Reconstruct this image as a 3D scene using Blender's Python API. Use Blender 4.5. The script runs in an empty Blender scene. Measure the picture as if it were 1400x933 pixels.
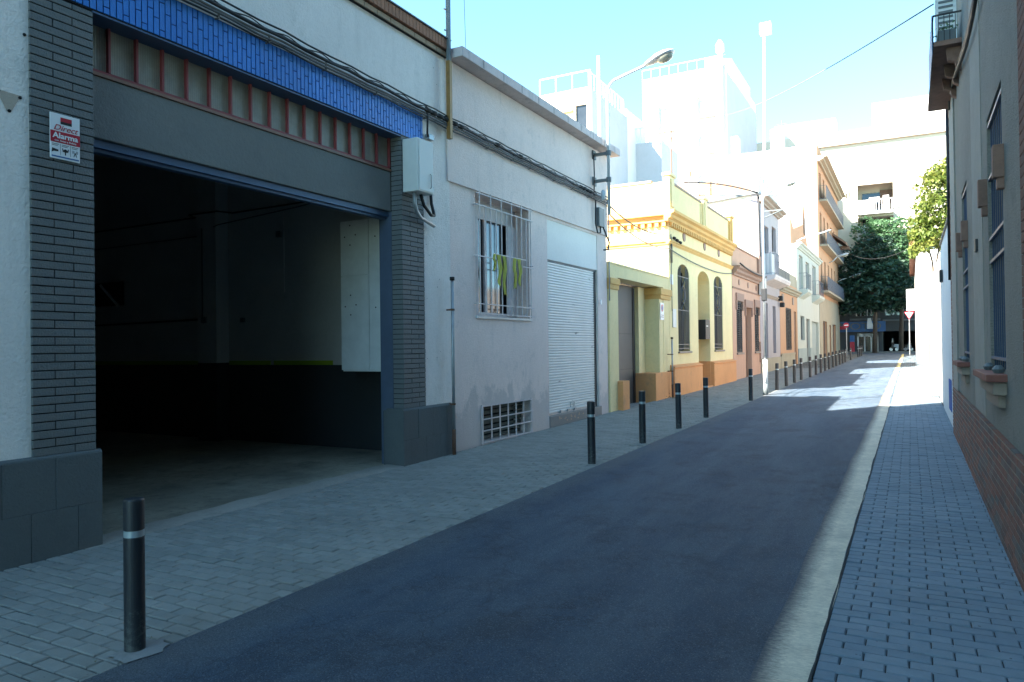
import bpy, bmesh, math, random
import numpy as np
from mathutils import Vector, noise as mnoise
random.seed(7)
scene = bpy.context.scene
COL = scene.collection
PI = math.pi
S = .0088                       # the street climbs gently away from the camera
def gz(y): return S*max(-30., min(y, 74.))

# ---------------------------------------------------------------- camera
F_PX, CX, CY, CAM_H = 1000., 700., 466.5, 1.6
def _ray(px, py): return np.array([(px-CX)/F_PX, -(py-CY)/F_PX, -1.])
_y = _ray(1245, 468); _y /= np.linalg.norm(_y)
_z = np.cross(_ray(0, 468+.013*1245), _ray(1245, 468)); _z /= np.linalg.norm(_z)
if _z[1] < 0: _z = -_z
_x = np.cross(_y, _z)
R = np.array([_x, _y, _z]); C0 = np.array([0, 0, CAM_H])
cd = bpy.data.cameras.new('camera'); cam = bpy.data.objects.new('camera', cd); COL.objects.link(cam)
cd.sensor_width = 36; cd.lens = F_PX/1400*36; cd.clip_start = .05; cd.clip_end = 2000
from mathutils import Matrix
M4 = Matrix([[*R[0], 0], [*R[1], 0], [*R[2], CAM_H], [0, 0, 0, 1]])
cam.matrix_world = M4
scene.camera = cam
# surveying helpers: where a sight line meets a wall running along / across the street
def PX(px, py, X): d = R@_ray(px, py); return C0+d*X/d[0]
def PY(px, py, Y): d = R@_ray(px, py); return C0+d*Y/d[1]
def yz(px, py, X): p = PX(px, py, X); return float(p[1]), float(p[2])
def xz(px, py, Y): p = PY(px, py, Y); return float(p[0]), float(p[2])

# ---------------------------------------------------------------- materials
MATS = {}
def _new(name):
    m = bpy.data.materials.new(name); m.use_nodes = True
    nt = m.node_tree; b = nt.nodes['Principled BSDF']
    MATS[name] = m
    return m, nt, b
def _coord(nt, scale=(1, 1, 1)):
    tc = nt.nodes.new('ShaderNodeTexCoord'); mp = nt.nodes.new('ShaderNodeMapping')
    mp.inputs['Scale'].default_value = scale
    nt.links.new(tc.outputs['Object'], mp.inputs[0]); return mp.outputs[0]
def _noise(nt, co, scale, detail=4, rough=.6):
    n = nt.nodes.new('ShaderNodeTexNoise'); n.inputs['Scale'].default_value = scale
    n.inputs['Detail'].default_value = detail; n.inputs['Roughness'].default_value = rough
    nt.links.new(co, n.inputs['Vector']); return n.outputs['Fac']
def _ramp(nt, fac, p0, p1, c0=(0, 0, 0, 1), c1=(1, 1, 1, 1)):
    r = nt.nodes.new('ShaderNodeValToRGB'); e = r.color_ramp.elements
    e[0].position = p0; e[1].position = p1; e[0].color = c0; e[1].color = c1
    nt.links.new(fac, r.inputs[0]); return r.outputs[0]
def _mix(nt, fac, a, b, mode='MIX'):
    m = nt.nodes.new('ShaderNodeMix'); m.data_type = 'RGBA'; m.blend_type = mode
    for s, v in ((m.inputs[0], fac), (m.inputs[6], a), (m.inputs[7], b)):
        if hasattr(v, 'is_linked') or hasattr(v, 'links'): nt.links.new(v, s)
        else: s.default_value = v
    return m.outputs[2]
def _math(nt, op, a, b):
    m = nt.nodes.new('ShaderNodeMath'); m.operation = op
    for s, v in ((m.inputs[0], a), (m.inputs[1], b)):
        if hasattr(v, 'links'): nt.links.new(v, s)
        else: s.default_value = v
    return m.outputs[0]
def _bump(nt, b, h, strength, dist=.01):
    n = nt.nodes.new('ShaderNodeBump'); n.inputs['Strength'].default_value = strength
    n.inputs['Distance'].default_value = dist
    nt.links.new(h, n.inputs['Height']); nt.links.new(n.outputs[0], b.inputs['Normal'])
def c4(c, k=1.): return (c[0]*k, c[1]*k, c[2]*k, 1)

def stucco(name, col, grain=60, bump=.5, var=.12, dirt=.25, dirtcol=None, rough=.9, streak=.0, dist=.010, base=0.):
    m, nt, b = _new(name)
    co = _coord(nt); cs = _coord(nt, (1, 1, .18))
    big = _noise(nt, co, .9, 5, .65); mid = _noise(nt, co, 7, 5, .7); fine = _noise(nt, co, grain, 3, .7)
    c = _mix(nt, _ramp(nt, big, .3, .7), c4(col, 1-var), c4(col, 1+var*.6))
    c = _mix(nt, _math(nt, 'MULTIPLY', _ramp(nt, mid, .35, .75), .35), c, c4(col, 1-var*1.3))
    dc = dirtcol or tuple(x*.45 for x in col)
    mask = _ramp(nt, _noise(nt, co, 2.3, 8, .75), .56, .72)
    c = _mix(nt, _math(nt, 'MULTIPLY', mask, dirt), c, c4(dc)); drt = _ramp(nt, _noise(nt, co, 14, 6, .8), .60, .70); c = _mix(nt, _math(nt, 'MULTIPLY', drt, dirt*.6), c, c4(dc))
    if streak:
        sm = _ramp(nt, _noise(nt, cs, 5, 6, .7), .55, .75)
        c = _mix(nt, _math(nt, 'MULTIPLY', sm, streak), c, c4(dc))
    fg = _ramp(nt, _math(nt, 'ADD', _math(nt, 'MULTIPLY', fine, .5), _math(nt, 'MULTIPLY', _noise(nt, co, 18, 5, .8), .5)), .40, .60)
    c = _mix(nt, _math(nt, 'MULTIPLY', fg, .16), c4((1, 1, 1)) if False else c, c4(tuple(v*.55 for v in col)))
    if base:
        sp = nt.nodes.new('ShaderNodeSeparateXYZ'); nt.links.new(co, sp.inputs[0])
        lm = _math(nt, 'SUBTRACT', _noise(nt, _coord(nt, (1, 1, .6)), 1.9, 7, .7), _math(nt, 'MULTIPLY', sp.outputs['Z'], .30))
        c = _mix(nt, _math(nt, 'MULTIPLY', _ramp(nt, lm, .24, .31), base), c, c4(dc))
    nt.links.new(c, b.inputs['Base Color'])
    b.inputs['Roughness'].default_value = rough
    h = _math(nt, 'ADD', fine, _math(nt, 'MULTIPLY', mid, .8))
    _bump(nt, b, h, bump, dist)
    return m
def plain(name, col, rough=.6, metal=0., var=.15, bump=.1, grain=40, spec=.5):
    m, nt, b = _new(name)
    co = _coord(nt)
    n = _noise(nt, co, 3.5, 6, .7); n2 = _noise(nt, co, grain, 3, .6)
    c = _mix(nt, _ramp(nt, n, .3, .7), c4(col, 1-var), c4(col, 1+var*.6))
    nt.links.new(c, b.inputs['Base Color'])
    b.inputs['Metallic'].default_value = metal
    nt.links.new(_ramp(nt, n, .2, .8, c4((rough*.85,)*3), c4((min(1, rough*1.15),)*3)), b.inputs['Roughness'])
    b.inputs['Specular IOR Level'].default_value = spec
    if bump: _bump(nt, b, n2, bump, .003)
    return m

stucco('white_render', (.84, .78, .72), 38, 1., .08, .40, (.45, .43, .38), streak=.28)
stucco('grey_pink_render', (.85, .70, .63), 42, 1., .08, .60, (.50, .44, .41), streak=.35, base=.6)
stucco('damp_plaster', (.50, .42, .34), 110, .8, .12, .5, (.24, .21, .19))
stucco('white_panel', (.86, .81, .74), 70, .2, .05, .1)
stucco('coping_concrete', (.66, .57, .54), 60, .4, .15, .5, (.12, .11, .10), streak=.5)
stucco('grey_beam', (.175, .18, .17), 30, .7, .08, .35, (.10, .11, .11))
stucco('grey_plinth', (.105, .118, .118), 45, 1., .12, .3, (.05, .06, .065), dist=.008)
stucco('grey_brick_paint', (.135, .145, .143), 60, .9, .12, .15, rough=.7)
stucco('joint_dark', (.006, .007, .008), 80, .2, .1, .1)
stucco('blue_tile', (.020, .19, .60), 50, .4, .18, .35, (.01, .04, .16), rough=.45)
stucco('terracotta', (.36, .17, .10), 60, .4, .2, .3, (.18, .09, .06))
stucco('pale_brick', (.42, .30, .20), 60, .4, .2, .3, (.2, .14, .1))
stucco('yellow_render', (.84, .68, .36), 50, .5, .08, .30, (.50, .40, .22), streak=.25)
stucco('ochre_trim', (.74, .44, .15), 45, .5, .14, .5, (.38, .26, .12))
stucco('orange_plinth', (.72, .33, .13), 45, .5, .12, .6, (.42, .23, .12))
stucco('salmon_render', (.58, .34, .23), 70, .35, .07, .25, (.3, .18, .12), streak=.15)
stucco('salmon_trim', (.36, .22, .16), 60, .3, .1, .25)
stucco('grey_render', (.42, .37, .37), 70, .35, .08, .3, streak=.2)
stucco('cream_render', (.60, .53, .42), 60, .3, .06, .2, streak=.1)
stucco('peach_render', (.54, .30, .17), 60, .3, .07, .25, streak=.15)
stucco('stone_beige', (.38, .33, .24), 50, .4, .12, .35, streak=.15)
stucco('pale_green_render', (.50, .51, .44), 60, .3, .06, .25, (.3, .33, .3), streak=.15)
stucco('green_stone', (.33, .38, .36), 60, .3, .1, .25)
stucco('bright_white', (.66, .64, .62), 50, .25, .04, .1, streak=.05)
stucco('blue_white', (.78, .80, .80), 50, .25, .05, .1, streak=.1)
stucco('right_roughcast', (.30, .28, .24), 48, 1., .15, .5, (.12, .12, .11), dist=.03)
stucco('right_smooth', (.35, .33, .285), 40, .8, .14, .5, (.15, .15, .14), dist=.012)
stucco('warehouse_white', (.52, .52, .50), 40, .3, .1, .3)
stucco('warehouse_dark', (.03, .034, .036), 40, .3, .1, .2)
stucco('concrete_floor', (.30, .27, .20), 30, .8, .5, .9, (.07, .06, .045), streak=.7)
stucco('concrete', (.26, .26, .25), 50, .6, .2, .5, (.13, .12, .11))
stucco('stone_sill', (.36, .28, .22), 60, .4, .15, .3)
stucco('roof_tile', (.36, .15, .09), 30, .5, .2, .3)
plain('lime_paint', (.30, .42, .02), .8)
plain('black_iron', (.012, .013, .015), .55)
def bollard_mat(name, col, scuff):
    m, nt, b = _new(name); co = _coord(nt); sp = nt.nodes.new('ShaderNodeSeparateXYZ'); nt.links.new(co, sp.inputs[0])
    n = _noise(nt, co, 26, 8, .8); n2 = _noise(nt, _coord(nt, (1, 1, .2)), 14, 6, .8)
    c = _mix(nt, _ramp(nt, n2, .35, .7), c4(col), c4(col, 1.8))
    low = _math(nt, 'SUBTRACT', n, _math(nt, 'MULTIPLY', sp.outputs['Z'], .45))
    c = _mix(nt, _math(nt, 'MULTIPLY', _ramp(nt, low, .44, .52), .55), c, c4(scuff))
    c = _mix(nt, _math(nt, 'MULTIPLY', _ramp(nt, n, .66, .70), .7), c, c4(scuff))
    nt.links.new(c, b.inputs['Base Color']); b.inputs['Roughness'].default_value = .5; _bump(nt, b, n, .2, .002)
bollard_mat('bollard_paint', (.013, .015, .018), (.10, .11, .10))
plain('bollard_grey', (.055, .048, .045), .6, var=.3)
plain('reflective_band', (.40, .46, .48), .3, .4)
plain('galvanised', (.34, .36, .37), .45, .6, .25)
plain('lamp_grey', (.52, .56, .58), .4, .3, .1)
plain('white_metal', (.62, .62, .60), .5, 0, .12)
plain('grille_white', (.62, .54, .52), .6, 0, .25)
plain('shutter_white', (.8, .8, .76), .5, 0, .06)
plain('red_frame', (.24, .042, .045), .6, 0, .3)
plain('brown_frame', (.22, .11, .07), .55)
plain('bronze_pole', (.30, .16, .05), .5, .3, .4)
plain('cable_black', (.010, .010, .011), .6, bump=0)
plain('cable_grey', (.10, .10, .10), .6, bump=0)
plain('cable_dusty', (.17, .155, .14), .8, bump=0, var=.3)
plain('door_grey', (.085, .08, .075), .55, .2, .12)
plain('steel_blue_grey', (.07, .095, .14), .5)
plain('box_grey', (.64, .64, .60), .5, 0, .06)
plain('box_dark', (.13, .15, .155), .55)
plain('sign_white', (.74, .75, .75), .4, bump=0, var=.04)
plain('sign_red', (.42, .012, .03), .4, bump=0, var=.05)
plain('sign_black', (.008, .008, .010), .5, bump=0)
plain('sign_blue', (.03, .12, .30), .5, bump=0)
plain('rubber', (.012, .012, .012), .8)
plain('rust', (.13, .06, .035), .85, var=.5, bump=.4)
plain('yellow_cloth', (.50, .47, .09), .9, bump=.2)
plain('bark', (.10, .075, .055), .95, var=.4, bump=1., grain=12)
plain('dark_recess', (.010, .010, .011), .8)
plain('louvre_brown', (.075, .055, .045), .7)
plain('louvre_dark', (.022, .020, .020), .7)
plain('wood_brown', (.17, .095, .06), .6)
plain('grille_blue', (.055, .10, .18), .5, .2)
plain('blue_paint', (.02, .10, .40), .5)
plain('railing_grey', (.10, .12, .15), .5)
plain('slab_brick_red', (.25, .085, .06), .75, var=.35, bump=.4)
plain('scooter_white', (.55, .56, .58), .25, 0, .05, bump=0)
plain('scooter_dark', (.02, .02, .025), .3, bump=0)
plain('steel', (.5, .5, .5), .3, .9, bump=0)
stucco('joint_grey', (.035, .038, .04), 80, .3, .2, .3)
plain('cabinet_grey', (.66, .67, .66), .6, 0, .12)
plain('brick_brown', (.27, .15, .11), .9, var=.4, bump=.6)
stucco('shade_white', (.42, .44, .47), 30, .25, .06, .2, streak=.1)  # darker bluish white, shade on the blocks' side walls put into the colour
stucco('end_block_shade', (.075, .08, .08), 10, .3, .1, .2)  # dark tone stands in for the shade on the end building's lower floors
plain('faded_red', (.60, .10, .10), .7)
plain('lamp_lens', (.30, .30, .24), .15, bump=0)
plain('timber_green', (.10, .11, .09), .8, var=.4)
plain('dry_leaf', (.16, .12, .05), .9)

def glass(name, col, rough=.08):
    m, nt, b = _new(name)
    co = _coord(nt); n = _noise(nt, co, 2., 3, .5)
    nt.links.new(_mix(nt, n, c4(col, .6), c4(col, 1.4)), b.inputs['Base Color'])
    b.inputs['Roughness'].default_value = rough; b.inputs['Specular IOR Level'].default_value = .6
    _bump(nt, b, n, .05, .01)
    return m
stucco('rough_threshold', (.36, .33, .28), 25, 1.6, .3, .7, (.16, .15, .13), dist=.012)
glass('window_glass', (.03, .035, .04))
glass('dark_glass', (.012, .014, .017))
def ribbed():
    m, nt, b = _new('ribbed_glass')
    co = _coord(nt)
    w = nt.nodes.new('ShaderNodeTexWave'); w.bands_direction = 'Y'; w.inputs['Scale'].default_value = 14
    w.inputs['Distortion'].default_value = .3
    nt.links.new(co, w.inputs['Vector'])
    n = _noise(nt, co, 5, 5, .7)
    c = _mix(nt, _ramp(nt, n, .3, .75), (.24, .21, .16, 1), (.40, .36, .28, 1))
    c = _mix(nt, _math(nt, 'MULTIPLY', w.outputs['Fac'], .25), c, (.10, .10, .08, 1))
    nt.links.new(c, b.inputs['Base Color']); b.inputs['Roughness'].default_value = .45
    _bump(nt, b, w.outputs['Fac'], .4, .004)
ribbed()
def leaf(name, c0, c1, trans=.35):
    m, nt, b = _new(name)
    at = nt.nodes.new('ShaderNodeAttribute'); at.attribute_name = 'tint'
    c = _mix(nt, at.outputs['Fac'], c4(c0), c4(c1))
    nt.links.new(c, b.inputs['Base Color']); b.inputs['Roughness'].default_value = .55
    tr = nt.nodes.new('ShaderNodeBsdfTranslucent'); nt.links.new(c, tr.inputs[0])
    mx = nt.nodes.new('ShaderNodeMixShader'); mx.inputs[0].default_value = trans
    nt.links.new(b.outputs[0], mx.inputs[1]); nt.links.new(tr.outputs[0], mx.inputs[2])
    nt.links.new(mx.outputs[0], nt.nodes['Material Output'].inputs[0])
leaf('leaf_shade', (.014, .040, .026), (.035, .085, .045), .2)  # shade of the end tree's darker part put into the leaf colour
leaf('leaf_green', (.05, .12, .05), (.10, .20, .09))  # also the lit part of that same tree
leaf('leaf_light', (.10, .15, .02), (.24, .25, .05))
def paver(name, cA, cB, stain):
    m, nt, b = _new(name)
    at = nt.nodes.new('ShaderNodeAttribute'); at.attribute_name = 'tint'
    co = _coord(nt)
    c = _mix(nt, at.outputs['Fac'], c4(cA), c4(cB))
    mid = _noise(nt, co, 9, 6, .75); fine = _noise(nt, co, 75, 3, .7); big = _noise(nt, co, .8, 6, .65)
    c = _mix(nt, _math(nt, 'MULTIPLY', _ramp(nt, mid, .4, .75), .35), c, c4(cA, .6))
    c = _mix(nt, _math(nt, 'MULTIPLY', _ramp(nt, big, .5, .72), .5), c, c4(stain))
    spot = _ramp(nt, _noise(nt, co, 21, 2, .4), .735, .76)
    c = _mix(nt, _math(nt, 'MULTIPLY', spot, .7), c, c4(cA, .3))
    nt.links.new(c, b.inputs['Base Color']); b.inputs['Roughness'].default_value = .85
    _bump(nt, b, _math(nt, 'ADD', fine, mid), .6, .004)
paver('paver_left', (.225, .225, .20), (.285, .28, .25), (.15, .15, .14))
paver('paver_right', (.165, .22, .265), (.215, .27, .31), (.13, .16, .185))
def asphalt():
    m, nt, b = _new('asphalt')
    co = _coord(nt); cl = _coord(nt, (1, .16, 1))
    fine = _noise(nt, co, 110, 4, .9); agg = nt.nodes.new('ShaderNodeTexVoronoi'); agg.inputs['Scale'].default_value = 95
    nt.links.new(co, agg.inputs['Vector'])
    tracks = _noise(nt, cl, 1.5, 6, .7); blot = _noise(nt, co, 1.7, 8, .72); mid = _noise(nt, co, 9, 6, .8)
    c = _mix(nt, _ramp(nt, tracks, .40, .62), (.060, .108, .165, 1), (.118, .172, .225, 1))
    c = _mix(nt, _math(nt, 'MULTIPLY', _ramp(nt, blot, .50, .64), .55), c, (.040, .056, .078, 1))
    c = _mix(nt, _math(nt, 'MULTIPLY', _ramp(nt, mid, .50, .66), .35), c, (.12, .15, .18, 1))
    # pale dust gathered along the left gutter
    sp = nt.nodes.new('ShaderNodeSeparateXYZ'); nt.links.new(co, sp.inputs[0])
    ed = _math(nt, 'ADD', sp.outputs['X'], _math(nt, 'MULTIPLY', blot, .9))
    dust = _ramp(nt, _math(nt, 'MULTIPLY_ADD', ed, -1.) if False else _math(nt, 'MULTIPLY', ed, -1.), .72, 1.25)
    c = _mix(nt, _math(nt, 'MULTIPLY', dust, .55), c, (.150, .160, .165, 1))
    c = _mix(nt, _math(nt, 'MULTIPLY', _ramp(nt, fine, .44, .58), .9), c, _mix(nt, .60, c, (.0, .0, .005, 1)))
    sel = nt.nodes.new('ShaderNodeSeparateColor'); nt.links.new(agg.outputs['Color'], sel.inputs[0])
    stone = _math(nt, 'MULTIPLY', _ramp(nt, sel.outputs[0], .72, .80), _ramp(nt, agg.outputs['Distance'], .30, .45, (1, 1, 1, 1), (0, 0, 0, 1)))
    c = _mix(nt, _math(nt, 'MULTIPLY', stone, .5), c, (.24, .28, .32, 1))
    # hairline cracks
    cv = nt.nodes.new('ShaderNodeTexVoronoi'); cv.feature = 'DISTANCE_TO_EDGE'; cv.inputs['Scale'].default_value = .55
    wob = nt.nodes.new('ShaderNodeVectorMath'); wob.operation = 'ADD'; nz = nt.nodes.new('ShaderNodeTexNoise'); nz.inputs['Scale'].default_value = 3; nz.inputs['Detail'].default_value = 6
    nt.links.new(co, nz.inputs['Vector']); nt.links.new(co, wob.inputs[0]); nt.links.new(nz.outputs['Color'], wob.inputs[1]); nt.links.new(wob.outputs[0], cv.inputs['Vector'])
    crack = _math(nt, 'MULTIPLY', _ramp(nt, cv.outputs['Distance'], .004, .012, (1, 1, 1, 1), (0, 0, 0, 1)), _ramp(nt, _noise(nt, co, .45, 3, .5), .50, .58))
    c = _mix(nt, _math(nt, 'MULTIPLY', crack, .3), c, (.018, .022, .028, 1))
    oil = _ramp(nt, _noise(nt, _coord(nt, (1, .45, 1)), .8, 5, .75), .60, .68)
    c = _mix(nt, _math(nt, 'MULTIPLY', oil, .6), c, (.030, .038, .05, 1))
    nt.links.new(c, b.inputs['Base Color']); b.inputs['Roughness'].default_value = .82
    _bump(nt, b, _math(nt, 'ADD', fine, agg.outputs['Distance']), 1., .012)
asphalt()
def worn_paint(name, col, under, lo=.40, hi=.62):
    m, nt, b = _new(name)
    co = _coord(nt)
    n = _noise(nt, _coord(nt, (.35, 1, 1)), 60, 5, .85); n2 = _noise(nt, co, 4, 6, .75)
    mask = _ramp(nt, _math(nt, 'ADD', _math(nt, 'MULTIPLY', n, .55), _math(nt, 'MULTIPLY', n2, .45)), lo, hi)
    at = nt.nodes.new('ShaderNodeAttribute'); at.attribute_name = 'wear'
    mask = _math(nt, 'MULTIPLY', mask, 1.)
    edge = _ramp(nt, _math(nt, 'ADD', at.outputs['Fac'], _math(nt, 'MULTIPLY', n, .7)), .40, .95)
    fac = _math(nt, 'MULTIPLY', _math(nt, 'ADD', _math(nt, 'MULTIPLY', mask, .45), .55), edge)
    nt.links.new(_mix(nt, fac, c4(under), c4(col)), b.inputs['Base Color'])
    b.inputs['Roughness'].default_value = .8; _bump(nt, b, n, .6, .004)
worn_paint('line_white', (.82, .71, .53), (.055, .062, .074))
worn_paint('line_yellow', (.62, .50, .20), (.075, .08, .085))
def shutter_mat():
    m, nt, b = _new('shutter_scuffed')
    co = _coord(nt); st = _coord(nt, (1, 1, 9))
    n = _noise(nt, st, 1.1, 5, .75); n2 = _noise(nt, co, 1.3, 6, .7)
    c = _mix(nt, _ramp(nt, n2, .3, .7), (.74, .74, .70, 1), (.84, .83, .79, 1))
    c = _mix(nt, _ramp(nt, n, .655, .67), c, (.12, .12, .12, 1))
    nt.links.new(c, b.inputs['Base Color']); b.inputs['Roughness'].default_value = .5
shutter_mat()
def brickmat(name, c0, c1, mortar, bw=.24, bh=.065, ms=.012, plane='YZ'):
    m, nt, b = _new(name)
    tc = nt.nodes.new('ShaderNodeTexCoord'); sp = nt.nodes.new('ShaderNodeSeparateXYZ'); cb = nt.nodes.new('ShaderNodeCombineXYZ')
    nt.links.new(tc.outputs['Object'], sp.inputs[0])
    nt.links.new(sp.outputs['Y' if plane == 'YZ' else 'X'], cb.inputs[0]); nt.links.new(sp.outputs['Z'], cb.inputs[1])
    br = nt.nodes.new('ShaderNodeTexBrick'); br.inputs['Scale'].default_value = 1
    br.inputs['Brick Width'].default_value = bw; br.inputs['Row Height'].default_value = bh; br.inputs['Mortar Size'].default_value = ms*.5
    br.inputs['Mortar Smooth'].default_value = .3; br.inputs['Bias'].default_value = 0
    br.inputs['Color1'].default_value = c4(c0); br.inputs['Color2'].default_value = c4(c1); br.inputs['Mortar'].default_value = c4(mortar)
    nt.links.new(cb.outputs[0], br.inputs['Vector'])
    co = tc.outputs['Object']; n = _noise(nt, co, 6, 6, .75); f = _noise(nt, co, 90, 3, .7)
    c = _mix(nt, _math(nt, 'MULTIPLY', _ramp(nt, n, .45, .7), .45), br.outputs['Color'], c4(mortar, .55))
    nt.links.new(c, b.inputs['Base Color']); b.inputs['Roughness'].default_value = .9
    h = _math(nt, 'SUBTRACT', _math(nt, 'MULTIPLY', f, .5), br.outputs['Fac'])
    _bump(nt, b, h, .8, .01)
brickmat('far_brick', (.30, .16, .09), (.38, .21, .12), (.30, .25, .2))

# ---------------------------------------------------------------- mesh building
class MB:
    def __init__(s): s.v = []; s.f = []; s.m = []; s.tint = []; s.mi = 0
    def add(s, vs, fs, tint=None):
        o = len(s.v); s.v += [tuple(map(float, p)) for p in vs]
        for f in fs: s.f.append(tuple(i+o for i in f)); s.tint.append(.5 if tint is None else tint); s.m.append(s.mi)
        return s
    def box(s, x0, x1, y0, y1, z0, z1, tint=None):
        x0, x1 = sorted((x0, x1)); y0, y1 = sorted((y0, y1)); z0, z1 = sorted((z0, z1))
        return s.add([(x0, y0, z0), (x1, y0, z0), (x1, y1, z0), (x0, y1, z0), (x0, y0, z1), (x1, y0, z1), (x1, y1, z1), (x0, y1, z1)],
              [(3, 2, 1, 0), (4, 5, 6, 7), (0, 1, 5, 4), (1, 2, 6, 5), (2, 3, 7, 6), (3, 0, 4, 7)], tint)
    def cbox(s, x0, x1, y0, y1, z0, z1, c=.004, face='+X', tint=None):
        # box with its visible face chamfered
        if face == '+X':
            s.add([(x0, y0, z0), (x0, y1, z0), (x0, y1, z1), (x0, y0, z1), (x1-c, y0, z0), (x1-c, y1, z0), (x1-c, y1, z1), (x1-c, y0, z1),
                   (x1, y0+c, z0+c), (x1, y1-c, z0+c), (x1, y1-c, z1-c), (x1, y0+c, z1-c)],
                  [(0, 1, 5, 4), (1, 2, 6, 5), (2, 3, 7, 6), (3, 0, 4, 7), (4, 5, 9, 8), (5, 6, 10, 9), (6, 7, 11, 10), (7, 4, 8, 11), (8, 9, 10, 11)], tint)
        else:
            s.add([(x0, y0, z0), (x1, y0, z0), (x1, y1, z0), (x0, y1, z0), (x0, y0, z1-c), (x1, y0, z1-c), (x1, y1, z1-c), (x0, y1, z1-c),
                   (x0+c, y0+c, z1), (x1-c, y0+c, z1), (x1-c, y1-c, z1), (x0+c, y1-c, z1)],
                  [(0, 1, 5, 4), (1, 2, 6, 5), (2, 3, 7, 6), (3, 0, 4, 7), (4, 5, 9, 8), (5, 6, 10, 9), (6, 7, 11, 10), (7, 4, 8, 11), (8, 9, 10, 11)], tint)
        return s
    def prism(s, poly, axis, a, b):
        # poly: 2D outline; axis X -> (y,z), Y -> (x,z), Z -> (x,y)
        def P(p, t): return {'X': (t, p[0], p[1]), 'Y': (p[0], t, p[1]), 'Z': (p[0], p[1], t)}[axis]
        n = len(poly)
        s.add([P(p, a) for p in poly]+[P(p, b) for p in poly],
              [tuple(range(n))[::-1], tuple(range(n, 2*n))]+[(i, (i+1) % n, n+(i+1) % n, n+i) for i in range(n)])
        return s
    def tube(s, pts, r, seg=8, cap=True):
        pts = [Vector(p) for p in pts]; n = len(pts)
        rs = r if isinstance(r, (list, tuple)) else [r]*n
        vs = []; prev = None
        for i, p in enumerate(pts):
            d = (pts[min(i+1, n-1)]-pts[max(i-1, 0)]).normalized()
            if prev is None:
                u = d.cross(Vector((0, 0, 1))) if abs(d.z) < .9 else d.cross(Vector((1, 0, 0)))
            else: u = prev-d*prev.dot(d)
            u.normalize(); w = d.cross(u); prev = u
            for k in range(seg):
                a = 2*PI*k/seg; vs.append(p+(u*math.cos(a)+w*math.sin(a))*rs[i])
        fs = [(i*seg+k, i*seg+(k+1) % seg, (i+1)*seg+(k+1) % seg, (i+1)*seg+k) for i in range(n-1) for k in range(seg)]
        if cap: fs += [tuple(range(seg))[::-1], tuple(range((n-1)*seg, n*seg))]
        return s.add(vs, fs)
    def lathe(s, c, prof, seg=20, axis='Z'):
        vs = []; n = len(prof)
        for r, h in prof:
            for k in range(seg):
                a = 2*PI*k/seg
                if axis == 'Z': vs.append((c[0]+r*math.cos(a), c[1]+r*math.sin(a), c[2]+h))
                elif axis == 'X': vs.append((c[0]+h, c[1]+r*math.cos(a), c[2]+r*math.sin(a)))
                else: vs.append((c[0]+r*math.cos(a), c[1]+h, c[2]+r*math.sin(a)))
        fs = [(i*seg+k, i*seg+(k+1) % seg, (i+1)*seg+(k+1) % seg, (i+1)*seg+k) for i in range(n-1) for k in range(seg)]
        fs += [tuple(range(seg))[::-1], tuple(range((n-1)*seg, n*seg))]
        return s.add(vs, fs)
    def wall(s, X, Xb, y0, y1, z0, z1, holes=()):
        # wall across X with its street face at X and back at Xb, rectangular openings with reveals
        ys = sorted({y0, y1, *[h[0] for h in holes], *[h[1] for h in holes]}); zs = sorted({z0, z1, *[h[2] for h in holes], *[h[3] for h in holes]})
        def solid(i, j):
            if i < 0 or j < 0 or i >= len(ys)-1 or j >= len(zs)-1: return False
            a, b = (ys[i]+ys[i+1])/2, (zs[j]+zs[j+1])/2
            return not any(h[0] < a < h[1] and h[2] < b < h[3] for h in holes)
        for i in range(len(ys)-1):
            for j in range(len(zs)-1):
                if not solid(i, j): continue
                a, b, c, d = ys[i], ys[i+1], zs[j], zs[j+1]
                s.add([(X, a, c), (X, b, c), (X, b, d), (X, a, d)], [(0, 1, 2, 3)])
                s.add([(Xb, a, c), (Xb, b, c), (Xb, b, d), (Xb, a, d)], [(3, 2, 1, 0)])
                if not solid(i-1, j): s.add([(X, a, c), (Xb, a, c), (Xb, a, d), (X, a, d)], [(3, 2, 1, 0)])
                if not solid(i+1, j): s.add([(X, b, c), (Xb, b, c), (Xb, b, d), (X, b, d)], [(0, 1, 2, 3)])
                if not solid(i, j-1): s.add([(X, a, c), (Xb, a, c), (Xb, b, c), (X, b, c)], [(0, 1, 2, 3)])
                if not solid(i, j+1): s.add([(X, a, d), (Xb, a, d), (Xb, b, d), (X, b, d)], [(3, 2, 1, 0)])
        return s
    def wally(s, Y, Yb, x0, x1, z0, z1, holes=()):
        t = MB(); t.wall(Y, Yb, x0, x1, z0, z1, holes)
        o = len(s.v); s.v += [(p[1], p[0], p[2]) for p in t.v]
        for f in t.f: s.f.append(tuple(i+o for i in f[::-1])); s.tint.append(.5); s.m.append(s.mi)
        return s
    def arch(s, X, Xb, y0, y1, zs, zt, n=10):
        # fills the corners above a segmental arch inside a rectangular opening y0..y1 up to zt
        ym = (y0+y1)/2; hw = (y1-y0)/2; pl = []
        for k in range(n+1):
            a = PI-PI*k/n; pl.append((ym+hw*math.cos(a), zs+(zt-zs-.002)*math.sin(a)))
        for k in range(n):
            p, q = pl[k], pl[k+1]
            s.add([(X, p[0], p[1]), (X, q[0], q[1]), (X, q[0], zt), (X, p[0], zt)], [(0, 1, 2, 3)])
            s.add([(X, p[0], p[1]), (X, q[0], q[1]), (Xb, q[0], q[1]), (Xb, p[0], p[1])], [(3, 2, 1, 0)])
        return s
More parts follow.
